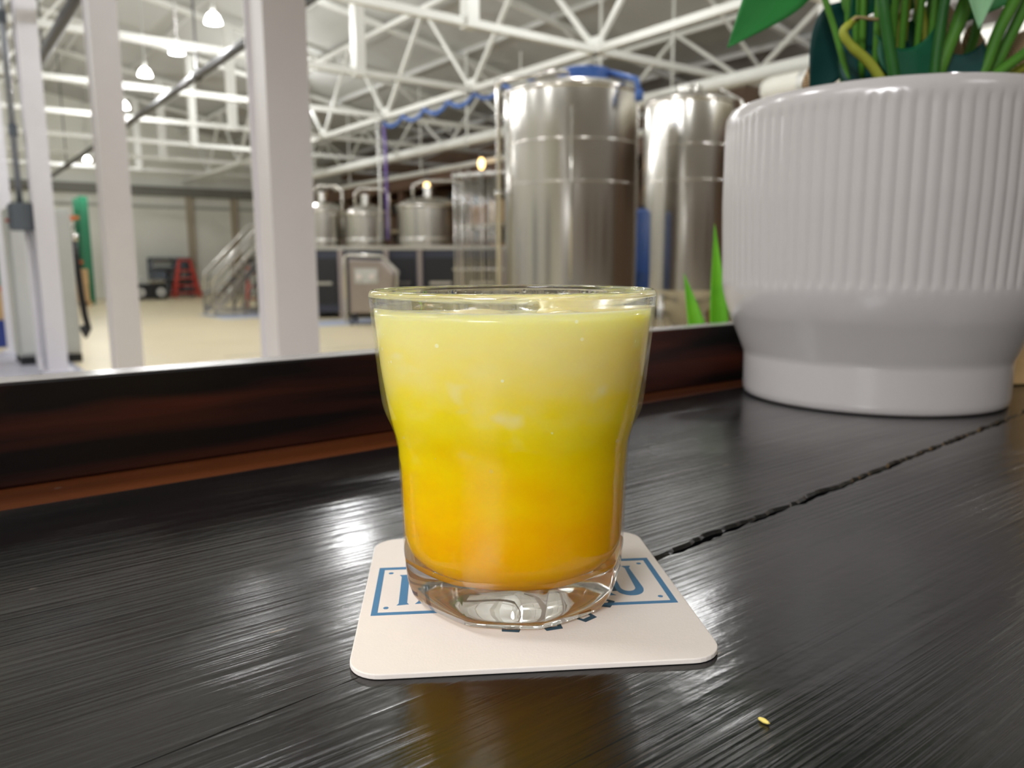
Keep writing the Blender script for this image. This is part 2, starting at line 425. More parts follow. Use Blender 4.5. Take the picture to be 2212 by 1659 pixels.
# ------------------------------------------------------------------ timber deck at the right of the hall
mz = hall('timber_deck', 'dark brown timber deck along the right wall behind the tanks', 'deck', 0, 0, 0)
MB().bb((11.2, 1.5, 2.46), (B1 - .14, 27.0, 2.56)).build('deck', dark_timber, mz)
for k in range(14):
    MB().bb((11.2, 2.0 + 1.85 * k, 2.22), (B1 - .14, 2.12 + 1.85 * k, 2.46)).build('joist', dark_timber, mz)
MB().bb((11.15, 1.5, 2.14), (11.3, 27, 2.46)).build('edge_beam', dark_timber, mz)
for k in range(5):
    MB().bb((11.15, 3.5 + 5.6 * k, ZF), (11.3, 3.65 + 5.6 * k, 2.14)).build('post', dark_timber, mz)
for k, (y, lab) in enumerate(((17.5, 'low pale shelf of crates under the timber deck, behind the kettles'), (22.5, 'long pale shelf of crates farthest back under the timber deck'), (9.5, 'shelf of brown crates under the timber deck behind the second tank'))):
    sh = hall('storage_rack', lab, 'shelf', y, 12.6, ZF, 'racks under the timber deck')
    for z in (.3, 1.2, 2.1): MB().bb((-.5, -1.8, z), (.5, 1.8, z + .08)).build('shelf', mat('rack_beige', (190, 176, 150), .6), sh)
    for y2 in (-1.75, 1.75):
        for x in (-.45, .45): MB().bb((x - .05, y2 - .05, 0), (x + .05, y2 + .05, 3.1)).build('upright', dark_steel, sh)
    for z in (.38, 1.28, 2.18):
        for q in range(4):
            hh = random.uniform(.35, .6)
            cr_ = MB().bb((-.4, -1.6 + q * .85, z), (.4, -.9 + q * .85, z + hh)).build('crate', random.choice([card_m, dark_timber, grey_paint, brick_red]), sh)

# ------------------------------------------------------------------ things by the end wall
lad = hall('step_ladder', 'red folding step ladder standing by the white end wall', 'ladder', 28.7, 7.25)
for s in (-1, 1):
    MB().bar((s * .42, -.25, 0), (s * .18, 0, 1.25), .07, .07).build('rail', red_m, lad)
    MB().bar((s * .42, .3, 0), (s * .18, .04, 1.25), .06, .06).build('rear_leg', red_m, lad)
for k in range(4):
    q = (k + .6) / 5
    MB().bar((-.42 + .24 * q, -.25 + .25 * q, 1.25 * q), (.42 - .24 * q, -.25 + .25 * q, 1.25 * q), .1, .05).build('tread', red_m, lad)
MB().bb((-.22, -.08, 1.24), (.22, .1, 1.3)).build('top_cap', red_m, lad)
rk = hall('wire_rack', 'dark grey shelving rack behind the red step ladder', 'shelf', 29.25, 6.9)
for x in (-.65, .65):
    for y in (-.2, .25): MB().bb((x - .03, y - .03, 0), (x + .03, y + .03, 1.35)).build('upright', slate_paint, rk)
for z in (.2, .6, .98, 1.32): MB().bb((-.68, -.23, z), (.68, .28, z + .04)).build('shelf', slate_paint, rk)
for x, z, m_ in ((-.35, .24, slate_paint), (.2, .24, black_paint), (-.4, .64, slate_paint), (.1, .64, dark_steel), (.3, 1.02, slate_paint)):
    MB().bb((x - .2, -.18, z), (x + .2, .2, z + .26)).build('bin', m_, rk)
mc = hall('roller_machine', 'black floor machine with two white round discs on its front', 'machine', 27.2, 5.75)
MB().bb((-.55, 0, .04), (.55, .5, .5)).build('body', black_paint, mc, bevel=.03)
for x in (-.28, .33):
    MB().tube([(x, .0, .24), (x, -.04, .24)], .13, 20).build('disc', mat('disc_white%d' % int(x * 10), (222, 222, 220), .4), mc, auto=40)
    MB().tube([(x, -.04, .24), (x, -.06, .24)], .05, 12).build('hub', dark_steel, mc, auto=40)
    MB().bb((x - .1, .1, 0), (x + .1, .4, .05)).build('foot', black_paint, mc)
MB().bb((-.5, .1, .5), (-.1, .45, .75)).build('control_box', grey_paint, mc, bevel=.02)
MB().bb((.05, .1, .5), (.5, .45, .64)).build('hopper', steel2, mc, bevel=.02)
MB().bb((-.75, .7, 0), (-.3, 1.1, 1.15)).build('rear_frame', slate_paint, mc)
gr = hall('pallet_rack', 'green upright pallet rack with an orange beam at the left of the hall', 'rack', 25.6, 3.45)
for x in (-1.9, .35):
    for y in (0, .9): MB().bb((x - .12, y - .05, 0), (x + .12, y + .05, 3.05)).build('upright', green_m, gr)
    for k in range(5): MB().bar((x, 0, .3 + .5 * k), (x, .9, .8 + .5 * k), .04).build('brace', green_m, gr)
for y in (0, .9):
    MB().bb((-1.9, y - .03, 2.4), (.35, y + .03, 2.5)).build('beam', orange_m, gr)
    MB().bb((-1.9, y - .03, 1.15), (.35, y + .03, 1.25)).build('beam', orange_m, gr)
for k in range(2): MB().bar((-1.8 + k * 1.1, .45, 1.25), (-.8 + k * 1.1, .45, 2.4), .03).build('cross_brace', dark_steel, gr)
MB().bb((-1.75, .05, 1.25), (.2, .85, 1.28)).build('deck', mat('deck_brown', (120, 100, 84), .7), gr)
rdr = hall('red_reel', 'red hose reel mounted on the green pallet rack', 'hose reel', 25.45, 3.0, .55)
MB().tube([(0, 0, 0), (0, .12, 0)], .22, 18).build('drum', red_m, rdr, auto=40)
MB().tube([(0, -.04, 0), (0, .0, 0)], .1, 12).build('hub', dark_steel, rdr, auto=40)
pl = hall('wood_pallet', 'wooden pallet on the floor under a stack of brown cartons', 'pallet', 24.4, 3.1)
for x in (-.5, 0, .5): MB().bb((x - .05, 0, 0), (x + .05, .9, .1)).build('runner', card_m, pl)
for k in range(5): MB().bb((-.58, .02 + .19 * k, .1), (.58, .12 + .19 * k, .12)).build('slat', card_m, pl)
for x, z, lab in ((-.52, .12, 'brown carton at the lower left of the pallet stack'), (.02, .12, 'brown carton at the lower right of the pallet stack'), (-.5, .57, 'brown carton at the upper left of the pallet stack'), (.03, .57, 'brown carton at the upper right of the pallet stack')):
    q = hall('carton', lab, 'box', 24.45, 3.1 + x, ZF + z, 'cartons on the pallet')
    MB().bb((0, .05, 0), (.5, .75, .44)).build('body', card_m, q, bevel=.01)
    MB().bb((.22, .04, .02), (.28, .76, .442)).build('tape', mat('tape_pale%d' % int(x * 100 + z * 9), (226, 206, 170), .4), q)
for (px, py, Y, m_, wd, ht, nm, lab, cat) in ((2, 742, 10.9, blue_dark, .2, .55, 'blue_crate', 'blue crate at the far left edge of the picture', 'crate'),):
    q = thing(nm, lab, cat, at(px, py, Y) * 1, TH); q.location.z = ZF
    MB().bb((-.3, 0, 0), (.14, .5, .34)).build('body', m_, q, bevel=.01)
    MB().bb((-.32, -.02, .32), (.16, .52, .38)).build('rim', m_, q)
    c2 = thing('brown_crate', 'tan crate stacked on the blue crate at the far left edge', 'crate', q.location + Vector((0, 0, .381)), TH)
    MB().bb((-.3, .02, 0), (.12, .48, .42)).build('body', card_m, c2, bevel=.01)
    MB().bb((-.32, 0, .4), (.14, .5, .46)).build('lid', orange_m, c2)

# rolling stair
st = hall('platform_stair', 'silver rolling stair with tube handrails in front of the end wall', 'stair', 17.6, 5.35)
for y in (0, .75):
    MB().bar((-.35, y, .1), (.85, y, 1.35), .04, .14).build('stringer', steel2, st)
    MB().tube([(-.35, y, .55), (-.3, y, .95), (.75, y, 2.02), (1.5, y, 2.05), (1.5, y, 1.4)], .028, 8).build('handrail', steel2, st, smooth=True)
    MB().tube([(-.3, y, .6), (.75, y, 1.65), (1.5, y, 1.7)], .02, 8).build('mid_rail', steel2, st, smooth=True)
    for x in (-.35, .3, .85, 1.5):
        MB().bb((x - .025, y - .025, 0), (x + .025, y + .025, 1.35 if x > .5 else .55 + max(0, x + .35) * 1.0)).build('leg', steel2, st)
    MB().bar((-.35, y, .12), (1.5, y, .12), .05).build('base_rail', steel2, st)
    MB().bar((.3, y, .15), (.85, y, 1.3), .03).build('brace', steel2, st)
    MB().bar((.85, y, 1.3), (1.5, y, .15), .03).build('brace', steel2, st)
for k in range(6):
    MB().bb((-.35 + .2 * k, 0, .28 + .2 * k), (-.13 + .2 * k, .75, .31 + .2 * k)).build('tread', steel2, st)
MB().bb((.85, 0, 1.35), (1.5, .75, 1.39)).build('platform', steel2, st)
rb = hall('red_trolley', 'red hand trolley leaning inside the silver rolling stair', 'trolley', 18.9, 6.3)
for x in (-.16, .16): MB().bar((x, 0, .1), (x + .12, .1, 1.3), .05).build('rail', red_m, rb)
for k in range(4): MB().bar((-.13 + .03 * k, .02 * k, .3 + .3 * k), (.19 + .03 * k, .02 * k, .3 + .3 * k), .04).build('rung', red_m, rb)
MB().bb((-.2, -.3, .02), (.2, 0, .05)).build('toe_plate', dark_steel, rb)
for x in (-.22, .22): MB().tube([(x - .03, .05, .11), (x + .03, .05, .11)], .11, 14).build('wheel', black_paint, rb, auto=40)

# ------------------------------------------------------------------ brewing kettles and their plinth
BW = at(880, 690, 17.0); BW.z = ZF
pb = hall('brewhouse_stand', 'dark navy stand with steel posts carrying the row of small kettles', 'stand', 0, 0)
ca = BW.dot(Av); cbb = BW.dot(Bv)
pb.location = W(ca, cbb, ZF); pb.rotation_euler.z = 0
# local frame of the stand: x to the right of the picture
MB().bb((-2.3, -.4, .12), (2.2, 1.3, 1.42)).build('panel_box', navy_m, pb)
MB().bb((-2.35, -.45, 1.42), (2.25, 1.35, 1.5)).build('top_plate', steel2, pb)
for x in (-2.2, -1.3, -.35, .35, 1.2, 2.1):
    MB().bb((x - .05, -.5, 0), (x + .05, -.4, 1.42)).build('post', mat('stand_post_%d' % int(x * 10 + 30), (150, 138, 132), .4), pb)
for x0, x1 in ((-2.1, -1.4), (-.25, .25), (.45, 1.1), (1.3, 2.0)):
    MB().bb((x0, -.43, .3), (x1, -.4, 1.25)).build('panel', black_paint, pb)
    MB().bb((x0 + .1, -.46, .7), (x1 - .1, -.43, .76)).build('handle', steel2, pb)
for x in (-2.0, 2.0): MB().bb((x - .2, -.3, 0), (x + .2, 1.4, .12)).build('foot', black_paint, pb)
def kettle(px, ytop, Y, r, label):
    p = at(px, 600, Y); zt = at(px, ytop, Y).z
    t = thing('brew_kettle', label, 'kettle', (p.x, p.y, ZF + 1.5), 0, 'small silver kettles on the dark stand')
    h = zt - (ZF + 1.5)
    MB().lathe([(0, 0), (r, 0), (r, h), (0, h)], 40).build('body', steel, t, auto=40)
    MB().lathe([(r, h), (r * 1.05, h + .01), (r * 1.05, h + .07), (r * .97, h + .1), (r * .7, h + .2), (r * .25, h + .26), (0, h + .27)], 40).build('lid', steel, t, smooth=True)
    MB().lathe([(0, h + .26), (.11, h + .26), (.11, h + .42), (.14, h + .43), (.14, h + .47), (0, h + .47)], 16).build('manway', steel2, t, auto=40)
    MB().tube([(-r * .5, 0, h + .2), (-r * .5, 0, h + .5), (-r * .2, 0, h + .6), (r * .8, 0, h + .6), (r * 1.1, 0, h + .5), (r * 1.1, 0, .2)], .035, 8).build('pipe', steel2, t, smooth=True)
    MB().lathe([(r, .12), (r * 1.015, .13), (r * 1.015, .17), (r, .18)], 40).build('seam', steel2, t, smooth=True)
kettle(930, 452, 17.4, .69, 'largest silver kettle on the dark stand, left of the tall tank')
kettle(795, 468, 17.6, .46, 'middle silver kettle on the dark stand, behind the silver cart')
kettle(703, 462, 17.8, .40, 'small silver kettle half hidden by the wide white column')

ctp = at(810, 700, 14.9); ctp.z = ZF
ct = thing('control_cart', 'silver control cart with a slanted top in front of the kettles', 'cart', ctp, 0)
cm = MB()
for y0, y1 in ((-.25, .3),):
    i = len(cm.v)
    poly = [(-.42, .22), (.36, .22), (.44, .95), (.18, 1.2), (-.42, 1.22)]
    for y in (y0, y1):
        for x, z in poly: cm.v.append(Vector((x, y, z)))
    n_ = len(poly)
    cm.f.append([i + k for k in range(n_)]); cm.f.append([i + n_ + k for k in range(n_)][::-1])
    for k in range(n_): cm.f.append([i + (k + 1) % n_, i + k, i + n_ + k, i + n_ + (k + 1) % n_])
cm.build('body', mat('cart_steel', (168, 158, 152), .3, metal=.85), ct, bevel=.03)
MB().tube([(-.48, -.28, .05), (-.48, -.28, 1.25), (-.42, -.28, 1.3), (.2, -.28, 1.28), (.5, -.28, 1.0), (.42, -.28, .05)], .03, 8).build('frame', steel2, ct, smooth=True)
MB().bb((-.3, -.27, .78), (.12, -.25, 1.05)).build('panel', grey_paint, ct)
for x in (-.22, .02): MB().tube([(x, -.27, .9), (x, -.3, .9)], .05, 12).build('gauge', mat('gauge_%d' % int(x * 100 + 40), (226, 214, 210), .3), ct, auto=40)
for x in (-.4, .36):
    for y in (-.2, .25): MB().tube([(x - .02, y, .07), (x + .02, y, .07)], .07, 12).build('wheel', black_paint, ct, auto=40)
    MB().bb((x - .03, -.22, .1), (x + .03, .27, .23)).build('wheel_bracket', dark_steel, ct)

# vertical pipes beside the tall tank
pr = thing('pipe_stand', 'row of thin upright silver pipes between the kettles and the tall tank', 'pipe rack', Vector((at(1035, 600, 12.6).x, 12.6, ZF)), 0)
for k, x in enumerate((-.37, -.29, -.23, -.15, -.08, 0, .07, .16, .24, .34)):
    MB().tube([(x, 0.05 * (k % 3), .03), (x, .05 * (k % 3), 2.55 + .05 * (k % 2))], .017, 8).build('pipe', steel2, pr, smooth=True)
MB().bar((-.42, .05, 2.5), (.42, .05, 2.56), .05).build('top_rail', steel2, pr)
MB().bar((-.42, .05, 1.05), (.42, .05, 1.05), .04).build('mid_rail', steel2, pr)
MB().bb((-.42, -.08, 0), (.42, .2, .04)).build('base', steel2, pr)

# ------------------------------------------------------------------ tall tanks
def tank(px, ytop, Y, r, zb, label, arm):
    x = at(px, 566, Y).x; zt = at(px, ytop, Y - r).z
    t = thing('steel_tank', label, 'tank', (x, Y, ZF), 0, 'tall silver tanks')
    z0, z1 = zb - ZF, zt - ZF
    MB().lathe([(r, z0), (r, z1)], 96).build('shell', steel, t, smooth=True)
    MB().lathe([(r, z1), (r * 1.012, z1 + .005), (r * 1.012, z1 + .045), (r * .985, z1 + .07), (r * .8, z1 + .12), (r * .4, z1 + .17), (0, z1 + .18)], 96).build('top_dome', steel, t, smooth=True)
    MB().lathe([(0, z0 - .55), (.08, z0 - .55), (r * .95, z0 - .04), (r, z0)], 96).build('cone', steel, t, smooth=True)
    for f in (.36, .66):
        z = z0 + (z1 - z0) * (1 - f * .62)
        MB().lathe([(r, z - .01), (r + .0015, z - .005), (r + .0015, z + .005), (r, z + .01)], 96).build('weld_seam', steel, t, smooth=True)
    for k in range(4):
        q = R(45 + 90 * k)
        MB().tube([(math.cos(q) * r * .88, math.sin(q) * r * .88, 0.02), (math.cos(q) * r * .88, math.sin(q) * r * .88, z0 + .02)], .045, 12).build('leg', steel2, t, smooth=True)
        MB().lathe([(0, 0), (.09, 0), (.09, .02), (0, .02)], 14, (math.cos(q) * r * .88, math.sin(q) * r * .88, 0)).build('foot_plate', steel2, t)
    MB().lathe([(0, z1 + .17), (.16, z1 + .17), (.16, z1 + .26), (0, z1 + .28)], 20).build('manway', steel2, t, auto=40)
    if arm:
        MB().tube([(-r - .06, -.2, .3), (-r - .06, -.2, z1 + .1), (-r - .02, -.22, z1 + .16), (-r * .1, -.45, z1 + .2), (-r * .05, -.35, z1 + .1)], .028, 10).build('wash_pipe', steel2, t, smooth=True)
        MB().tube([(-.05, -r - .015, z0 + .35), (-.05, -r - .015, z1 - .2)], .012, 8).build('sight_tube', steel2, t, smooth=True)
        for z in (z1 + .13, 1.9):
            MB().tube([(-r - .06, -.2, z - .03), (-r - .06, -.2, z + .03)], .042, 10).build('clamp', steel2, t, smooth=True)
    else:
        MB().tube([(r + .05, -.2, .3), (r + .05, -.2, z1 + .05), (r * .6, -.2, z1 + .2)], .025, 10).build('wash_pipe', steel2, t, smooth=True)
    return t
t1 = tank(1231, 184, 9.0, .74, -.42, 'tall silver tank standing behind the drink, wider and nearer of the two', True)
t2 = tank(1478, 214, 10.6, .575, -.26, 'narrower tall silver tank between the wide tank and the potted plant', False)
h0 = MB(); 
bh = thing('blue_hose_coil', 'coil of blue hose lying on top of the wide tank', 'hose', t1.location + Vector((.12, -.1, at(1231, 184, 9 - .74).z - ZF + .1)), 0)
hp = []
for k in range(0, 97):
    q = k / 24 * 2 * math.pi; hp.append((math.cos(q) * (.26 + .02 * (k % 5) / 5), math.sin(q) * .26, .0 + .03 * k / 24 + .05))
MB().tube(hp, .02, 8).build('coil', blue_plastic, bh, smooth=True)
MB().tube([hp[-1], (.36, -.2, .1), (.5, -.52, -.02), (.52, -.58, -.16)], .03, 8).build('loose_end', blue_plastic, bh, smooth=True)
MB().tube([(.52, -.58, -.14), (.52, -.585, -.24)], .045, 10).build('nozzle', blue_plastic, bh, smooth=True)
bd = thing('blue_sleeve', 'tall narrow blue drum standing between the two silver tanks', 'drum', (at(1384, 600, 9.9).x, 9.9, ZF), 0)
MB().lathe([(0, 0), (.1, 0), (.11, .03), (.11, .5), (.116, .52), (.11, .54), (.11, 1.0), (.116, 1.02), (.11, 1.04), (.105, 1.75), (.07, 1.8), (0, 1.8)], 24).build('body', mat('drum_blue', (40, 74, 138), .3), bd, smooth=True)
MB().lathe([(0, 1.8), (.04, 1.8), (.04, 1.84), (0, 1.84)], 12).build('cap', black_paint, bd)
# blue cable that follows the long truss and drops beside the kettles
p0 = W(7.6, 7.6, ZC - .12); bc = thing('blue_cable', 'blue cable slung under the zigzag truss and dropping beside the kettles', 'cable', p0, 0)
pts = []
for k in range(0, 25):
    a = 9.6 + 4.9 * k / 24
    pts.append(W(a, 7.6, ZC - .09 - .13 * abs(math.sin(k / 4 * math.pi))) - p0)
MB().tube(pts, .035, 8).build('cable', blue_plastic, bc, smooth=True)
for k in (0, 4, 8, 12, 16, 20, 24):
    MB().tube([pts[k] - Vector((0, 0, .03)), pts[k] + Vector((0, 0, .1))], .02, 6).build('tie', white_truss, bc)
e = pts[-1]
MB().tube([e, e + Vector((.01, 0, -.1)), e + Vector((.03, 0, -.5)), e + Vector((.03, 0, -2.3))], .028, 8).build('drop', mat('cable_lilac', (120, 100, 170), .4), bc, smooth=True)
MB().tube([e + Vector((-.1, 0, .02)), e + Vector((-.1, 0, -2.3))], .025, 8).build('drop_pipe', lamp_metal, bc, smooth=True)
# copper pipes and valves at the right of the second tank
cpz = thing('copper_pipework', 'tan upright pipes with brass valves between the narrow tank and the plant pot', 'pipework', (at(1546, 600, 11.6).x, 11.6, ZF), 0)
for k, x in enumerate((-.14, -.05, .05, .15, .3)):
    MB().tube([(x, .05 * k, 0), (x, .05 * k, 2.9 + .1 * (k % 3))], .03, 8).build('pipe', brick_red if k % 2 else steel2, cpz, smooth=True)
for x, z in ((-.05, 1.45), (.05, 2.1), (.15, 1.7), (.0, 2.6)):
    MB().lathe([(0, -.05), (.06, -.03), (.075, 0), (.06, .03), (0, .05)], 14, (x, -.06, z)).build('valve', brick_red, cpz, smooth=True)

# ------------------------------------------------------------------ the bar counter (local x along it, y towards the hall)
def wood(name, base, tint, rough=(.12, .26), grain=.7, gloss=.6, blotch=(.42, .65), varnish=0.0):
    m = bpy.data.materials.new(name); m.use_nodes = True
    nt = m.node_tree; N = nt.nodes; L = nt.links; p = N['Principled BSDF']
    tc = N.new('ShaderNodeTexCoord')
    def mapped(sc):
        q = N.new('ShaderNodeMapping'); q.inputs['Scale'].default_value = sc; L.new(tc.outputs['Object'], q.inputs['Vector']); return q
    def noise(sc, s=1.0, d=4, dist=0.0):
        q = N.new('ShaderNodeTexNoise'); q.inputs['Scale'].default_value = s; q.inputs['Detail'].default_value = d; q.inputs['Distortion'].default_value = dist
        L.new(mapped(sc).outputs[0], q.inputs['Vector']); return q
    def ramp(src, a, b, ca=(0, 0, 0, 1), cb=(1, 1, 1, 1)):
        q = N.new('ShaderNodeValToRGB'); q.color_ramp.elements[0].position = a; q.color_ramp.elements[1].position = b
        q.color_ramp.elements[0].color = ca; q.color_ramp.elements[1].color = cb; L.new(src, q.inputs[0]); return q
    def math_(op, a, b):
        q = N.new('ShaderNodeMath'); q.operation = op
        for i, v in enumerate((a, b)):
            if isinstance(v, (int, float)): q.inputs[i].default_value = v
            else: L.new(v, q.inputs[i])
        return q.outputs[0]
    fine = noise((6, 480, 30), 1, 6, .5)        # brush and grain lines along the plank
    mid = noise((4, 120, 20), 1, 3, .6)
    broad = noise((5, 12, 5), 1, 3)
    spots = noise((60, 160, 60), 1, 2)
    msk = ramp(broad.outputs['Fac'], .42, .62)
    h1 = math_('MULTIPLY', ramp(fine.outputs['Fac'], .35, .7).outputs[0], msk.outputs[0])
    h2 = math_('MULTIPLY', mid.outputs['Fac'], .8)
    h3 = math_('MULTIPLY', noise((150, 260, 150), 1, 2).outputs['Fac'], .22)
    hh = math_('ADD', math_('ADD', h1, h2), h3)
    bp = N.new('ShaderNodeBump'); bp.inputs['Strength'].default_value = .9 * grain; bp.inputs['Distance'].default_value = .0007
    L.new(hh, bp.inputs['Height']); L.new(bp.outputs[0], p.inputs['Normal'])
    cr1 = ramp(noise((3, 16, 34), 1, 3, .4).outputs['Fac'], blotch[0], blotch[1], base, tint)
    # worn flecks where the finish has gone
    fl = ramp(noise((34, 150, 40), 1, 2).outputs['Fac'], .735, .76)
    mx = N.new('ShaderNodeMix'); mx.data_type = 'RGBA'
    L.new(fl.outputs[0], mx.inputs['Factor']); L.new(cr1.outputs[0], mx.inputs['A']); mx.inputs['B'].default_value = lin((120, 112, 100))
    L.new(mx.outputs['Result'], p.inputs['Base Color'])
    rr = N.new('ShaderNodeMapRange'); rr.inputs['To Min'].default_value = rough[0]; rr.inputs['To Max'].default_value = rough[1]
    L.new(noise((12, 60, 12), 1, 3).outputs['Fac'], rr.inputs['Value']); L.new(rr.outputs[0], p.inputs['Roughness'])
    p.inputs['Specular IOR Level'].default_value = gloss
    b2 = N.new('ShaderNodeBump'); b2.inputs['Strength'].default_value = .22 * grain; b2.inputs['Distance'].default_value = .0007
    L.new(hh, b2.inputs['Height']); L.new(b2.outputs[0], p.inputs['Coat Normal'])
    p.inputs['Coat Weight'].default_value = varnish; p.inputs['Coat Roughness'].default_value = .16
    return m
black_wood = wood('black_stained_wood', lin((15, 15, 17)), lin((27, 25, 24)), gloss=.35, varnish=.3)
board_wood = wood('dark_board_wood', lin((14, 10, 10)), lin((78, 34, 21)), (.3, .45), .4, .3, (.46, .72))
brown_wood = wood('brown_stained_wood', lin((70, 34, 14)), lin((104, 54, 22)), (.3, .45), .5, .35, (.4, .7))
under_m = mat('joint_gap_wood', (12, 11, 11), .6)  # black wood that shows through the plank joints

ctr = thing('bar_counter', 'glossy black stained plank bar counter under the drink and the plant pot', 'counter', (0, 0, 0), WB)
def jag(x0, x1, f, amp, seed, step=.0035):
    rnd = random.Random(seed); out = []; x = x0; v = 0.0
    while x < x1 + 1e-6:
        v = v * .55 + rnd.uniform(-1, 1) * .6
        if rnd.random() < .06: v += rnd.uniform(-1.5, 1.5)
        out.append((x, f(x) + v * amp * (1 if x > .135 else .12))); x += step
    return out
def plank(lo, hi, x0=-1.1, x1=1.5, m=black_wood, alo=.0, ahi=.0, seed=1, zt=0.0):
    """lo, hi: edge functions n(t); chamfered ragged long edges"""
    L_ = jag(x0, x1, lo, alo, seed, .0035 if alo else .05); H_ = jag(x0, x1, hi, ahi, seed + 50, .0035 if ahi else .05)
    n_ = min(len(L_), len(H_)) if (alo and ahi) or not (alo or ahi) else None
    if n_ is None:
        src = L_ if alo else H_
        if alo: H_ = [(x, hi(x)) for x, _ in src]
        else: L_ = [(x, lo(x)) for x, _ in src]
        n_ = len(src)
    mb = MB()
    for k in range(n_):
        x = L_[k][0]; ch = .0012 if x > .14 else .0003; l = L_[k][1]; h = H_[k][1]
        for y, z in ((l, zt - .04), (l, zt - ch), (l + ch, zt), (h - ch, zt), (h, zt - ch), (h, zt - .04)): mb.v.append(Vector((x, y, z)))
    for k in range(n_ - 1):
        for j in range(5):
            a = k * 6 + j; mb.f.append([a, a + 6, a + 7, a + 1])
        mb.f.append([k * 6 + 5, k * 6 + 11, k * 6 + 6, k * 6])
    mb.f.append([0, 1, 2, 3, 4, 5]); e = (n_ - 1) * 6; mb.f.append([e + 5, e + 4, e + 3, e + 2, e + 1, e])
    return mb.build('plank', m, ctr)
J1 = lambda t: .1675 + .0735 * t
plank(lambda t: .3945 + .03 * max(0, t - .12), lambda t: .4525, m=brown_wood, seed=3)
plank(lambda t: J1(t) + (.0012 + .0014 * math.exp(-((t - .235) / .035) ** 2) if t > .14 else -.0003), lambda t: .3938 + .03 * max(0, t - .12), alo=.0017, seed=11)
plank(lambda t: -.05, lambda t: J1(t) - (.0008 if t > .14 else .0002), ahi=.0013, seed=23)
plank(lambda t: -.34, lambda t: -.052, seed=31)
MB().bb((-1.1, -.33, -.06), (1.5, .44, -.038)).build('backing', under_m, ctr)
# dents beside the joint
bk = thing('back_board', 'dark red-brown board standing upright along the back of the counter', 'board', (0, 0, 0), WB)
bo_ = MB().bb((-1.1, .4300, .0005), (1.5, .4520, .0505)).build('board', board_wood, bk, bevel=.0012)
MB().bb((-1.1, .4305, .0505), (1.5, .4518, .0509)).build('top_finish', mat('pale_grey_top', (150, 146, 142), .25, var=.25, scale=60), bk)  # thin light grey strip along the board's top

# small seed lying on the counter
sd = at(1650, 1562, .18); d = pixel_ray(1650, 1562); sd = Vector((0, 0, HC)) + d * (-HC / d.z)
s_ = MB().lathe([(0, -.0016), (.0004, -.0012), (.0006, 0), (.0004, .0010), (0, .0016)], 10)
for v in s_.v: v.z, v.x = v.x, v.z
so = s_.build('seed', mat('seed_yellow', (226, 206, 110), .5), smooth=True)
so.location = sd + Vector((0, 0, .0006)); so.rotation_euler.z = R(-50)
tag(so, 'tiny pale yellow seed lying on the counter at the lower right', 'seed')

# ------------------------------------------------------------------ coaster
CA = .092
co = thing('coaster', 'white square cardboard coaster with a blue printed frame under the drink', 'coaster', (.0027, .2395, 0), CA)
def rrect(hx, hy, r, n=8):
    out = []
    for cx, cy, a0 in ((hx - r, hy - r, 0), (-hx + r, hy - r, 90), (-hx + r, -hy + r, 180), (hx - r, -hy + r, 270)):
        for k in range(n + 1):
            q = R(a0 + 90 * k / n); out.append((cx + r * math.cos(q), cy + r * math.sin(q)))
    return out
ZT = .0016
MB().prism(rrect(.05, .05, .009), .0001, ZT).build('card', mat('coaster_card', (230, 223, 215), .85, var=.02, scale=300, bump=.04, bscale=1500, spec=.2), co, bevel=.0003)
ink = mat('blue_ink', (78, 126, 164), .7, var=.06, scale=400, spec=.2)
ZI = ZT + .00004
def rect(x0, y0, x1, y1): return [(x0, y0), (x1, y0), (x1, y1), (x0, y1)]
fr = MB().ring_prism(rect(-.0467, -.0158, .0471, .0213), rect(-.0448, -.0139, .0452, .0192), ZT, ZI)
for x, y in ((-.0425, .0162), (-.0425, -.0108), (.0429, .0164), (.0429, -.0108)):
    fr.prism([(x + .0009 * math.cos(R(60 * k)), y + .0009 * math.sin(R(60 * k))) for k in range(6)], ZT, ZI)
fr.build('printed_frame', ink, co)
# lettering that shows beside the glass
le = MB()
le.prism([(-.0394, -.0094), (-.0356, -.0089), (-.0362, -.0078), (-.0362, .0128), (-.0354, .0144), (-.0395, .0144), (-.0388, .0128), (-.0388, -.0080)], ZT, ZI)
le.build('letter_stem', ink, co)
def glyph_A(x):
    g = MB()
    g.prism([(x - .0012, -.0088), (x + .0014, -.0086), (x + .0006, -.0074), (x + .0042, .0112), (x + .0046, .0144), (x + .0038, .0144), (x - .0002, -.0070)], ZT, ZI)
    g.prism([(x + .0090, -.0086), (x + .0128, -.0086), (x + .0118, -.0074), (x + .0062, .0144), (x + .0040, .0144), (x + .0092, -.0066)], ZT, ZI)
    g.prism([(x + .0016, -.0022), (x + .0088, -.0022), (x + .0084, -.0010), (x + .0018, -.0010)], ZT, ZI)
    return g
glyph_A(-.0326).build('letter_a', ink, co)
glyph_A(.0166).build('letter_a', ink, co)
uo = []
ui = []
for k in range(0, 17):
    q = R(180 + 180 * k / 16)
    uo.append((.0346 + .0044 * math.cos(q) * 1.0, -.0046 + .0047 * math.sin(q)))
    ui.append((.0343 + .0024 * math.cos(q), -.0030 + .0029 * math.sin(q)))
U = [(.0286, .0148), (.0288, .0141), (.0300, .0130)] + uo[0:0] + [(.0302, -.0046)] + uo[1:-1] + [(.0392, -.0040), (.0386, .0128), (.0394, .0147), (.0362, .0147), (.0371, .0128)] + ui[::-1] + [(.0320, .0130), (.0330, .0141), (.0330, .0148)]
um = MB(); um.prism(U, ZT, ZI); um.build('letter_u', ink, co)
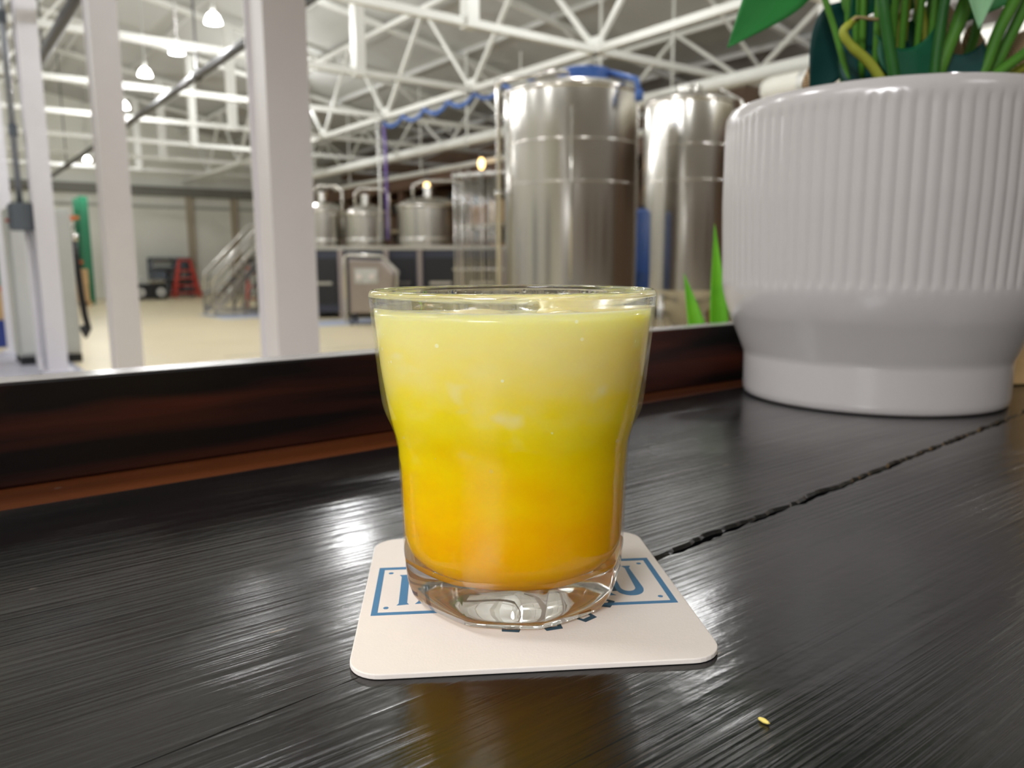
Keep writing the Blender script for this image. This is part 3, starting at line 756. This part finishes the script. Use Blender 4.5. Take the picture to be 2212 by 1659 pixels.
# cog wheel outline below the frame
def cog(rt, rr, wt, wr):
    out = []
    for k in range(15):
        c = -11.6 + 24.0 * k
        for da, r_ in ((-wr, rr), (-wt, rt), (wt, rt), (wr, rr)):
            q = R(c + da); out.append((r_ * math.sin(q), -r_ * math.cos(q)))
    return out
cg = MB(); o_, i_ = cog(.0308, .0268, 4.6, 6.6), cog(.0289, .0249, 3.0, 5.4)
cgm = cg.ring_prism(o_, i_, ZT, ZI - .00001)
cgm.build('printed_cog', mat('cog_ink_shaded', (58, 84, 100), .7, var=.06, scale=400, spec=.2), co)  # blue ink, with the glass's shadow put into the colour

# ------------------------------------------------------------------ the glass
GX, GY, GZ = .0002, .2392, ZT + .0001
def outer_r(z, t):
    # t from the front, counter-clockwise seen from above
    prof = [(0, .0302), (.0012, .0317), (.004, .0337), (.008, .0351), (.016, .0359), (.036, .0365), (.049, .0371), (.0545, .0379), (.0575, .0388), (.060, .0396), (.063, .0402), (.068, .0408), (.078, .0418), (.088, .0427), (.0925, .0430), (.094, .0432), (.0955, .0431)]
    for (za, ra), (zb, rb) in zip(prof, prof[1:]):
        if z <= zb:
            f = (z - za) / (zb - za); r = ra + (rb - ra) * f; break
    else: r = prof[-1][1]
    k = 1.0 if z < .049 else max(0.0, 1 - (z - .049) / .0125)
    k = k * k * (3 - 2 * k)
    if k > 0:
        per = 2 * math.pi / 9; off = R(-5)
        d = ((t - off + per / 2) % per) - per / 2
        ap = r * math.cos(per / 2) * 1.028
        flat = ap / max(.2, math.cos(d))
        e = 30.0                            # soft minimum keeps the ridges rounded
        rp = -math.log(math.exp(-e * flat / r) + math.exp(-e * 1.0)) / e * r + r * .004
        r = r + (min(rp, r) - r) * k
    return r
def glass_mat(name, through):
    m = bpy.data.materials.new(name); m.use_nodes = True
    nt = m.node_tree; N = nt.nodes; L = nt.links
    N.remove(N['Principled BSDF'])
    g = N.new('ShaderNodeBsdfGlass'); g.inputs['IOR'].default_value = 1.5; g.inputs['Roughness'].default_value = 0.0
    g.inputs['Color'].default_value = (.985, .99, .985, 1)
    t = N.new('ShaderNodeBsdfTransparent'); t.inputs['Color'].default_value = (.98, .985, .98, 1)
    # the wall is thin above the solid base, so part of the light goes straight through it
    mx = N.new('ShaderNodeMixShader'); mx.inputs[0].default_value = through
    L.new(g.outputs[0], mx.inputs[1]); L.new(t.outputs[0], mx.inputs[2])
    L.new(mx.outputs[0], N['Material Output'].inputs['Surface'])
    return m
glass_m = glass_mat('clear_thin_glass', .78); base_m = glass_mat('clear_solid_glass', .1); rim_m = glass_mat('clear_rim_glass', .2)
NG = 216
gl = thing('drinking_glass', 'clear faceted tumbler with a heavy base standing on the coaster', 'glass', (GX, GY, GZ), 0)
mb = MB()
zs = [0, .0006, .0012, .0025, .004, .006, .008, .012, .016, .022, .030, .038, .044, .047, .049, .051, .0525, .054, .0555, .057, .0585, .060, .0615, .063, .065, .068, .073, .078, .083, .088, .091, .0925, .094]
FLOOR_Z = .0122
def inner_r(z, t=0.0):
    """inside of the wall: round, a little inside the facets, then rounds in to the floor"""
    def base(q):
        return min(outer_r(q, R(15)) - (.0013 if q > .05 else .0013 - .0004 * min(1, (.05 - q) / .03)), outer_r(q, R(-5)) - .0006)
    r = base(z)
    if .042 < z < .072:                     # the inside is smoother than the moulded shoulder
        q = (z - .042) / .03; a = base(.042)
        r = min(r * .2 + (a + (base(.072) - a) * q) * .8, outer_r(z, R(-5)) - .0003)
    h = z - FLOOR_Z
    if h < .009:
        q = max(0.0, h / .009); r = r - .0075 * (1 - math.sqrt(max(0.0, 1 - (1 - q) ** 2)))
    return r
rows = [(0, .0009), (.022, .0009), (.029, .0004)]
prof = [(r, z, 'c') for r, z in rows] + [(1, z, 'o') for z in zs]
prof += [(.0430, .0950, 'c'), (.0426, .0957, 'c'), (.0421, .0959, 'c'), (.0416, .0956, 'c'), (.0415, .0949, 'c')]
inner_z = [.088, .083, .078, .074, .070, .066, .063, .060, .057, .054, .051, .048, .045, .042, .036, .030, FLOOR_Z + .009, FLOOR_Z + .006, FLOOR_Z + .004, FLOOR_Z + .0025, FLOOR_Z + .0012, FLOOR_Z + .0005]
prof += [(2, z, 'i') for z in inner_z]
prof += [(.0255, FLOOR_Z, 'c'), (.018, FLOOR_Z - .0003, 'c'), (.008, FLOOR_Z - .0004, 'c'), (0, FLOOR_Z - .0004, 'c')]
kinds = {}
pl_ = [(r, z) for r, z, k in prof]
oz = set(z for r, z, k in prof if k == 'o')
mb.lathe(pl_, NG, fn=lambda r, z, t: outer_r(z, t) if r == 1 else inner_r(z, t) if r == 2 else r)
tu = mb.build('tumbler', glass_m, gl, smooth=True)
tu.data.materials.append(base_m); tu.data.materials.append(rim_m)
for q in tu.data.polygons:
    if q.center.z < FLOOR_Z + .003: q.material_index = 1
    elif q.center.z > .0915: q.material_index = 2
dr = MB(); rnd = random.Random(5)
for k in range(70):
    q = R(180 + rnd.uniform(-62, 62)); z = .0905 + rnd.random() * .0032; r_ = inner_r(z) - .0001
    sc = rnd.uniform(.0003, .0009)
    dr.lathe([(0, -sc), (sc * .8, -sc * .5), (sc, 0), (sc * .7, sc * .5), (0, sc * .8)], 7, (r_ * math.sin(q), -r_ * math.cos(q), z))
clear = mat('water_drops', (250, 250, 250), 0.0, var=0, **{'Transmission Weight': 1.0, 'IOR': 1.33})
do = dr.build('water_droplets', clear, gl, smooth=True); do['kind'] = 'stuff'

# ------------------------------------------------------------------ the drink
def drink_mat():
    m = bpy.data.materials.new('cloudy_orange_drink'); m.use_nodes = True
    nt = m.node_tree; N = nt.nodes; L = nt.links; p = N['Principled BSDF']
    tc = N.new('ShaderNodeTexCoord'); sx = N.new('ShaderNodeSeparateXYZ'); L.new(tc.outputs['Object'], sx.inputs[0])
    def noise(sc, d=3, w_=0.0):
        q = N.new('ShaderNodeTexNoise'); q.inputs['Scale'].default_value = sc; q.inputs['Detail'].default_value = d
        mp = N.new('ShaderNodeMapping'); mp.inputs['Location'].default_value = (w_, w_, w_); mp.inputs['Scale'].default_value = (1, 1, 1.7)
        L.new(tc.outputs['Object'], mp.inputs[0]); L.new(mp.outputs[0], q.inputs['Vector']); return q.outputs['Fac']
    def mth(op, a, b):
        q = N.new('ShaderNodeMath'); q.operation = op
        for i, v in enumerate((a, b)):
            if isinstance(v, (int, float)): q.inputs[i].default_value = v
            else: L.new(v, q.inputs[i])
        return q.outputs[0]
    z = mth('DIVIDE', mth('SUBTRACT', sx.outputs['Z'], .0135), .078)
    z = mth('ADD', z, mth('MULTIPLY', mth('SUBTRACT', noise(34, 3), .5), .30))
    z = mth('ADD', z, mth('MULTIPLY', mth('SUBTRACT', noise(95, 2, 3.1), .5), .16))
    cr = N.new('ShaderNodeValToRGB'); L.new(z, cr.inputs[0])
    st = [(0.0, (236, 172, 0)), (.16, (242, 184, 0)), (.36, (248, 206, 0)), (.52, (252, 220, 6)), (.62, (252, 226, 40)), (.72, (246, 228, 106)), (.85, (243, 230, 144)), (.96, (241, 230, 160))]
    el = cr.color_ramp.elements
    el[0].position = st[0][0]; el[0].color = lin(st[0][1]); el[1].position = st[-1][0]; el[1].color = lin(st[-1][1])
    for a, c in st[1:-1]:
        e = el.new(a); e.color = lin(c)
    # ice showing through as paler lumps; bubbles and sparkles painted as pale dots
    lump = N.new('ShaderNodeValToRGB'); L.new(noise(62, 2, 7.3), lump.inputs[0]); lump.color_ramp.elements[0].position = .60; lump.color_ramp.elements[1].position = .74
    up = N.new('ShaderNodeMapRange'); L.new(sx.outputs['Z'], up.inputs['Value']); up.inputs['From Min'].default_value = .046; up.inputs['From Max'].default_value = .066
    k1 = mth('MULTIPLY', lump.outputs[0], mth('MULTIPLY', up.outputs[0], .7))
    m1 = N.new('ShaderNodeMix'); m1.data_type = 'RGBA'; L.new(k1, m1.inputs['Factor']); L.new(cr.outputs[0], m1.inputs['A']); m1.inputs['B'].default_value = lin((240, 234, 186))
    vo = N.new('ShaderNodeTexVoronoi'); vo.inputs['Scale'].default_value = 150; L.new(tc.outputs['Object'], vo.inputs['Vector'])
    dot = mth('MULTIPLY', mth('LESS_THAN', vo.outputs['Distance'], .085), mth('MULTIPLY', up.outputs[0], .8))
    m2 = N.new('ShaderNodeMix'); m2.data_type = 'RGBA'; L.new(dot, m2.inputs['Factor']); L.new(m1.outputs['Result'], m2.inputs['A']); m2.inputs['B'].default_value = lin((255, 252, 220))
    L.new(m2.outputs['Result'], p.inputs['Base Color'])
    p.inputs['Roughness'].default_value = .12
    p.inputs['Subsurface Weight'].default_value = 1.0
    p.inputs['Subsurface Radius'].default_value = (1.0, .85, .2); p.inputs['Subsurface Scale'].default_value = .02
    p.inputs['Specular IOR Level'].default_value = .3
    return m
LV = .0903
dm = MB()
dz = [z for z in inner_z[::-1] if z < LV - .001]
dprof = [(0, FLOOR_Z - .0005), (.018, FLOOR_Z - .0004), (.0256, FLOOR_Z - .0001)] + [(2, z) for z in dz] + [(inner_r(LV) + .0001, LV + .0006), (inner_r(LV) - .0006, LV + .0001), (inner_r(LV) - .0018, LV - .0002)]
for f in (.9, .8, .7, .6, .5, .4, .3, .2, .1): dprof.append((inner_r(LV) * f, LV - .0003))
dprof.append((0, LV - .0003))
dm.lathe(dprof, 216, fn=lambda r, z, t: inner_r(z, t) + .00012 if r == 2 else r)
for v in dm.v:
    r_ = math.hypot(v.x, v.y)
    if v.z > LV - .001 and r_ < .0385: v.z += .0005 * math.sin(v.x * 260 + 1) * math.cos(v.y * 210) + .0003 * math.sin(v.x * 700 + v.y * 420)
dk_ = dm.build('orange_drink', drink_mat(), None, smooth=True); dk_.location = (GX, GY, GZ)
tag(dk_, 'cloudy yellow orange drink filling the tumbler almost to the rim', 'drink')

# ice
ice_m = bpy.data.materials.new('frosted_ice'); ice_m.use_nodes = True
p = ice_m.node_tree.nodes['Principled BSDF']
nz = ice_m.node_tree.nodes.new('ShaderNodeTexNoise'); nz.inputs['Scale'].default_value = 240
rr_ = ice_m.node_tree.nodes.new('ShaderNodeMapRange'); rr_.inputs['To Min'].default_value = .02; rr_.inputs['To Max'].default_value = .3
ice_m.node_tree.links.new(nz.outputs['Fac'], rr_.inputs['Value']); ice_m.node_tree.links.new(rr_.outputs[0], p.inputs['Roughness'])
p.inputs['Base Color'].default_value = lin((250, 240, 180)); p.inputs['Transmission Weight'].default_value = .55; p.inputs['IOR'].default_value = 1.31
import bmesh
def ice(x, y, top, sz, seed, label, flat=1.0):
    rnd = random.Random(seed)
    bm = bmesh.new(); bmesh.ops.create_cube(bm, size=1.0)
    bmesh.ops.subdivide_edges(bm, edges=bm.edges[:], cuts=3, use_grid_fill=True)
    ph = [rnd.uniform(0, 6.28) for _ in range(6)]
    for v in bm.verts:
        c = v.co; l = max(abs(c.x), abs(c.y), abs(c.z)); s = c.normalized() * .62
        c = c.lerp(s, .45)
        c *= 1 + .07 * math.sin(c.x * 7 + ph[0]) + .07 * math.sin(c.y * 8 + ph[1]) + .06 * math.sin(c.z * 9 + ph[2])
        v.co = Vector((c.x * sz, c.y * sz, c.z * sz * .8 * flat))
    me = bpy.data.meshes.new('ice_cube'); 
    bmesh.ops.rotate(bm, verts=bm.verts, cent=(0, 0, 0), matrix=Matrix.Rotation(ph[3], 3, 'Z') @ Matrix.Rotation(rnd.uniform(-.25, .25), 3, 'X'))
    zt = max(v.co.z for v in bm.verts)
    bm.to_mesh(me); bm.free(); me.materials.append(ice_m)
    me.polygons.foreach_set('use_smooth', [True] * len(me.polygons))
    o = bpy.data.objects.new('ice_cube', me); COL.objects.link(o)
    o.location = (GX + x, GY + y, GZ + top - zt)
    sm = o.modifiers.new('smooth', 'SUBSURF'); sm.levels = 1; sm.render_levels = 2
    tag(o, label, 'ice', 'ice cubes in the drink')
ice(.016, .006, LV + .0042, .022, 1, 'ice cube poking highest out of the drink, right of the middle')
ice(-.008, -.020, LV + .0024, .024, 2, 'frosty ice cube at the front of the drink, left of the middle')
ice(.014, -.020, LV + .0020, .020, 3, 'ice cube floating at the front right of the drink')
ice(-.024, .004, LV + .0016, .020, 4, 'ice cube floating at the left side of the glass')
ice(-.004, .022, LV + .0007, .019, 5, 'ice cube floating at the back of the drink')
ice(.030, -.004, LV + .0010, .015, 6, 'small ice cube at the right wall of the glass')

# ------------------------------------------------------------------ potted plant
PX, PY = .2847, .6165
pt = thing('potted_plant', 'green leafy plant in a ribbed white ceramic pot at the right', 'plant', (PX, PY, 0), 0)
ceramic = mat('glazed_ceramic', (182, 178, 176), .18, var=.02, scale=20, spec=.5)
pp_ = [(0, .0015), (.090, .0015), (.0945, .0003), (.0960, .0025), (.0966, .007), (.0968, .031), (.0972, .034), (.0985, .037), (.1070, .058), (.1092, .0625), (.1110, .067), (.1132, .074), (.1150, .081), (.1158, .086)]
zz = .088
while zz < .2065: pp_.append((.1160 + .0022 * min(1, (zz - .088) / .06), zz)); zz += .003
pp_ += [(.1182, .208), (.1180, .2115), (.1174, .2145), (.1163, .2172), (.1148, .2192), (.1132, .2198), (.1118, .2192), (.1110, .217), (.1108, .20), (.1105, .17), (0, .17)]
def flute(r, z, t):
    if r < .1155 or z > .2085 or z < .0865: return r
    k = min(1, (z - .0865) / .004, (.2085 - z) / .004)
    c = abs(math.sin(t * 43.0))
    return r - .0011 * k * (1 - c) ** 1.0
MB().lathe(pp_, 1032, fn=flute).build('pot', ceramic, pt, smooth=True)
soil = mat('dark_soil', (50, 38, 30), .9, bump=.8, bscale=120)
MB().lathe([(0, .192), (.06, .194), (.1106, .190)], 48).build('soil', soil, pt, smooth=True)

def leafmat(name, c1, c2, rough=.5):
    m = bpy.data.materials.new(name); m.use_nodes = True
    nt = m.node_tree; N = nt.nodes; L = nt.links; p = N['Principled BSDF']
    tc = N.new('ShaderNodeTexCoord'); nz = N.new('ShaderNodeTexNoise'); nz.inputs['Scale'].default_value = 30
    L.new(tc.outputs['Object'], nz.inputs['Vector'])
    mx = N.new('ShaderNodeMix'); mx.data_type = 'RGBA'; mx.inputs['A'].default_value = lin(c1); mx.inputs['B'].default_value = lin(c2)
    L.new(nz.outputs['Fac'], mx.inputs['Factor']); L.new(mx.outputs['Result'], p.inputs['Base Color'])
    p.inputs['Roughness'].default_value = rough; p.inputs['Specular IOR Level'].default_value = .25
    return m
leaf_dark = leafmat('dark_green_leaf', (10, 62, 46), (16, 92, 56))
leaf_mid = leafmat('mid_green_leaf', (24, 100, 44), (50, 132, 60))
leaf_pale = leafmat('pale_green_leaf', (120, 170, 130), (150, 196, 150))
leaf_blue = leafmat('blue_green_leaf', (12, 50, 50), (24, 76, 70))
leaf_lime = leafmat('lime_green_leaf', (70, 150, 20), (120, 190, 40))
stem_dark = leafmat('dark_stem', (24, 74, 26), (44, 100, 34))
stem_mid = leafmat('green_stem', (56, 112, 34), (90, 140, 46))
stem_yel = leafmat('yellow_green_stem', (126, 140, 40), (168, 170, 66))
stem_dry = leafmat('dry_stem', (150, 130, 90), (180, 160, 116), .6)
O = Vector((PX, PY, 0))
def stem(pts, r, m):
    q = [at(*p) - O for p in pts]
    # smooth through the points
    out = []
    for k in range(len(q) - 1):
        p0 = q[max(k - 1, 0)]; p1 = q[k]; p2 = q[k + 1]; p3 = q[min(k + 2, len(q) - 1)]
        for j in range(6):
            t = j / 6
            out.append(.5 * ((2 * p1) + (p2 - p0) * t + (2 * p0 - 5 * p1 + 4 * p2 - p3) * t * t + (-p0 + 3 * p1 - 3 * p2 + p3) * t ** 3))
    out.append(q[-1])
    return MB().tube(out, r, 10).build('stem', m, pt, smooth=True)
def leaf(base, tip, wd, nrm, m, curl=.15, cup=.25, parent=None, heart=.35, name='leaf', org=None):
    """leaf blade from base to tip; nrm is roughly the upper side"""
    base = Vector(base); tip = Vector(tip); d = tip - base; ln = d.length; d.normalize()
    nrm = Vector(nrm); nrm = (nrm - d * nrm.dot(d)).normalized(); sd = d.cross(nrm)
    mb = MB(); NU, NV = 14, 8
    for i in range(NU + 1):
        u = i / NU
        wv = wd * (math.sin(math.pi * min(1, (u * .92 + .08)) ** .62) ** .9) * (1 - .35 * u) if u < 1 else 0
        if i == 0: wv = wd * heart
        for j in range(-NV // 2, NV // 2 + 1):
            v = j / (NV / 2)
            mb.v.append(base + d * (ln * u - (abs(v) ** 2) * wd * heart * .6 * (1 - u) ** 3) + sd * (v * wv) + nrm * (-curl * ln * u * u + cup * wv * v * v))
    for i in range(NU):
        for j in range(NV):
            a = i * (NV + 1) + j; mb.f.append([a, a + 1, a + NV + 2, a + NV + 1])
    o = mb.build(name, m, parent or pt, smooth=True)
    s = o.modifiers.new('thick', 'SOLIDIFY'); s.thickness = .0006
    return o
# stems rising out of the pot
stem([(1834, 190, .60), (1826, 150, .60), (1802, 60, .60), (1778, -20, .60), (1760, -150, .61)], .0022, stem_mid)
stem([(1915, 190, .575), (1880, 138, .575), (1838, 98, .575), (1822, 70, .575), (1836, 52, .575), (1850, 40, .58)], [.0034] * 12 + [.003] * 12 + [.0024] * 7, stem_yel)
stem([(1838, 50, .575), (1852, 38, .575), (1900, 42, .58), (1945, 30, .60)], .0012, stem_dry)
stem([(1936, 190, .56), (1930, 150, .56), (1918, 80, .56), (1906, -10, .56), (1890, -160, .57)], .0038, stem_dark)
stem([(1940, 185, .60), (1938, 110, .60), (1946, 50, .60), (1956, -10, .60), (1965, -150, .60)], .0030, stem_yel)
stem([(1952, 120, .61), (1956, 60, .61), (1962, 0, .61), (1968, -80, .61)], .0020, stem_yel)
stem([(2016, 185, .60), (2006, 110, .60), (1992, 40, .60), (1984, -10, .60), (1970, -160, .61)], .0034, stem_yel)
stem([(2016, 185, .565), (2024, 110, .565), (2036, 30, .565), (2044, -20, .565), (2056, -170, .57)], .0034, stem_dark)
stem([(2018, 185, .58), (2042, 120, .58), (2066, 60, .58), (2092, -10, .58), (2150, -160, .585)], [.0044] * 12 + [.005] * 13, stem_mid)
stem([(2050, 185, .61), (2090, 120, .61), (2112, 50, .61), (2120, -20, .61), (2130, -150, .61)], .0034, stem_mid)
stem([(2096, 190, .585), (2126, 150, .585), (2156, 70, .585), (2196, -10, .585), (2260, -160, .59)], .0042, stem_mid)
stem([(2110, 190, .60), (2146, 150, .60), (2176, 90, .60), (2230, -20, .60), (2300, -160, .60)], .0042, stem_mid)
stem([(2120, 190, .56), (2160, 155, .56), (2220, 110, .56), (2290, 60, .565)], .0036, stem_mid)
stem([(2150, 190, .57), (2190, 158, .57), (2240, 130, .57), (2310, 90, .575)], .0030, stem_yel)
# blades in view
def L_(b, t, wd, nrm, m, **k): return leaf(at(*b) - O, at(*t) - O, wd, nrm, m, **k)
L_((1720, -70, .60), (1578, 94, .58), .024, (.35, -.8, .5), leaf_mid, curl=.08, cup=.1)
L_((1838, 42, .62), (1752, 215, .63), .026, (.1, -1, .2), leaf_blue, curl=.05, cup=.1, heart=.5)
L_((1900, 55, .63), (1830, 215, .62), .034, (0, -1, .3), leaf_dark, curl=.05, cup=.12, heart=.6)
L_((1900, 160, .60), (1850, 20, .61), .030, (0, -1, .1), leaf_blue, curl=.02, cup=.1, heart=.6)
L_((1960, 105, .575), (1975, 215, .57), .024, (0, -1, .15), leaf_dark, curl=-.05, cup=.08, heart=.9)
L_((2078, 118, .585), (2085, 215, .58), .019, (0, -1, .15), leaf_blue, curl=-.05, cup=.08, heart=.9)
L_((1905, -60, .61), (1840, 45, .60), .022, (.2, -1, .2), leaf_dark, curl=.05)
L_((2110, -90, .56), (2120, 58, .545), .016, (.1, -1, .2), leaf_pale, curl=.04, cup=.3)
L_((2170, -60, .60), (2090, 45, .61), .020, (-.1, -1, .3), leaf_mid, curl=.05)
L_((1990, -60, .62), (1950, 30, .62), .020, (.1, -1, .2), leaf_mid, curl=.05)
# crown of the plant, above the picture
for k in range(22):
    q = R(20 + k * 47.3); rr2 = .03 + .035 * (k % 3); z = .41 + .04 * (k % 4)
    bs = Vector((math.cos(q) * rr2, math.sin(q) * rr2, z)); tp = Vector((math.cos(q) * (rr2 + .14), math.sin(q) * (rr2 + .14), z + .01 - .03 * (k % 3)))
    leaf(bs, tp, .05, (0, 0, 1), [leaf_dark, leaf_mid, leaf_dark, leaf_blue][k % 4], curl=.15)
    MB().tube([(math.cos(q) * .03, math.sin(q) * .03, .19), (math.cos(q) * .035, math.sin(q) * .035, .30), tuple(bs)], .0025, 8).build('stem', stem_mid, pt, smooth=True)

# burlap gathered round the root ball
bu = bpy.data.materials.new('burlap'); bu.use_nodes = True
N = bu.node_tree.nodes; Lk = bu.node_tree.links; p = N['Principled BSDF']
tc = N.new('ShaderNodeTexCoord'); wv = []
for ax in ('X', 'Z'):
    q = N.new('ShaderNodeTexWave'); q.wave_type = 'BANDS'; q.bands_direction = ax; q.inputs['Scale'].default_value = 160; q.inputs['Distortion'].default_value = .6
    Lk.new(tc.outputs['Object'], q.inputs['Vector']); wv.append(q)
mm = N.new('ShaderNodeMath'); mm.operation = 'MULTIPLY'; Lk.new(wv[0].outputs['Fac'], mm.inputs[0]); Lk.new(wv[1].outputs['Fac'], mm.inputs[1])
cr_b = N.new('ShaderNodeValToRGB'); cr_b.color_ramp.elements[0].color = lin((112, 86, 58)); cr_b.color_ramp.elements[1].color = lin((206, 178, 140)); cr_b.color_ramp.elements[1].position = .7
Lk.new(mm.outputs[0], cr_b.inputs[0]); Lk.new(cr_b.outputs[0], p.inputs['Base Color']); p.inputs['Roughness'].default_value = .9
bp_ = N.new('ShaderNodeBump'); bp_.inputs['Strength'].default_value = .5; bp_.inputs['Distance'].default_value = .001; Lk.new(mm.outputs[0], bp_.inputs['Height']); Lk.new(bp_.outputs[0], p.inputs['Normal'])
bm_ = MB()
def bur(r, z, t): return r * (1 + .05 * math.sin(7 * t + z * 30) + .03 * math.sin(13 * t))
bm_.lathe([(.104, .185), (.103, .196), (.1, .206), (.094, .214)], 120, fn=bur)
bo2 = bm_.build('burlap_wrap', bu, pt, smooth=True); s = bo2.modifiers.new('thick', 'SOLIDIFY'); s.thickness = .0012
def patch(pts, m=bu, nm='burlap_fold'):
    q = [at(*p_) - O for p_ in pts]; c = sum(q, Vector()) / len(q)
    mb = MB(); n_ = len(q)
    mb.v = [c + Vector((0, -.012, 0))] + [c.lerp(x, .6) + Vector((0, -.008, 0)) for x in q] + q
    for k in range(n_):
        l = (k + 1) % n_; mb.f.append([0, 1 + l, 1 + k]); mb.f.append([1 + k, 1 + l, 1 + n_ + l, 1 + n_ + k])
    o = mb.build(nm, m, pt, smooth=True)
    s1 = o.modifiers.new('sub', 'SUBSURF'); s1.levels = 1; s1.render_levels = 2
    s2 = o.modifiers.new('thick', 'SOLIDIFY'); s2.thickness = .0012
patch([(1962, 190, .625), (1972, 70, .63), (2004, -10, .64), (2056, 4, .64), (2080, 60, .635), (2074, 190, .62)])
patch([(1722, 205, .64), (1738, 160, .64), (1764, 112, .645), (1790, 108, .645), (1796, 150, .64), (1790, 205, .635)])
patch([(2140, 130, .63), (2176, 84, .64), (2230, 52, .64), (2290, 70, .64), (2280, 130, .63), (2200, 160, .625)])
patch([(2060, 190, .63), (2075, 80, .635), (2100, 40, .64), (2126, 78, .64), (2140, 130, .635), (2120, 190, .63)])

# small bladed plant in a tray on the ledge behind the back board
bp0 = at(1548, 700, .80); bp0.z = -.0115
sp_ = thing('ledge_plant', 'small bright green bladed plant behind the back board, left of the white pot', 'plant', bp0, 0)
MB().lathe([(0, 0), (.03, 0), (.036, .03), (.034, .03), (.03, .02), (0, .02)], 24).build('pot', mat('terracotta_dark', (60, 52, 48), .7), sp_, auto=40)
for (x0, y0), (x1, y1, dz) in zip(((-.012, 0), (.006, .005), (.004, -.006), (.014, 0)), ((-.032, .01, .105), (-.002, .01, .155), (.030, 0, .06), (.045, .01, .05))):
    leaf((x0, y0, .02), (x1, y1, dz), .0105, (.0, -1, .1), leaf_lime, curl=.03, cup=.25, parent=sp_, heart=.6)

# tan box at the right behind the pot
tb = thing('tan_box', 'tan wooden box on the counter at the far right, behind the pot', 'box', (.462, .735, 0), R(10))
MB().bb((-.062, -.07, .0005), (.11, .07, .17)).build('body', tan_board, tb, bevel=.002)
MB().bb((-.066, -.074, .17), (.114, .074, .182)).build('lid', tan_board, tb, bevel=.002)

# turn everything with the hall so that its walls follow the world axes (the camera was turned above)
for o in COL.objects:
    if o.parent is None and o is not cam:
        o.matrix_basis = RZ @ o.matrix_basis
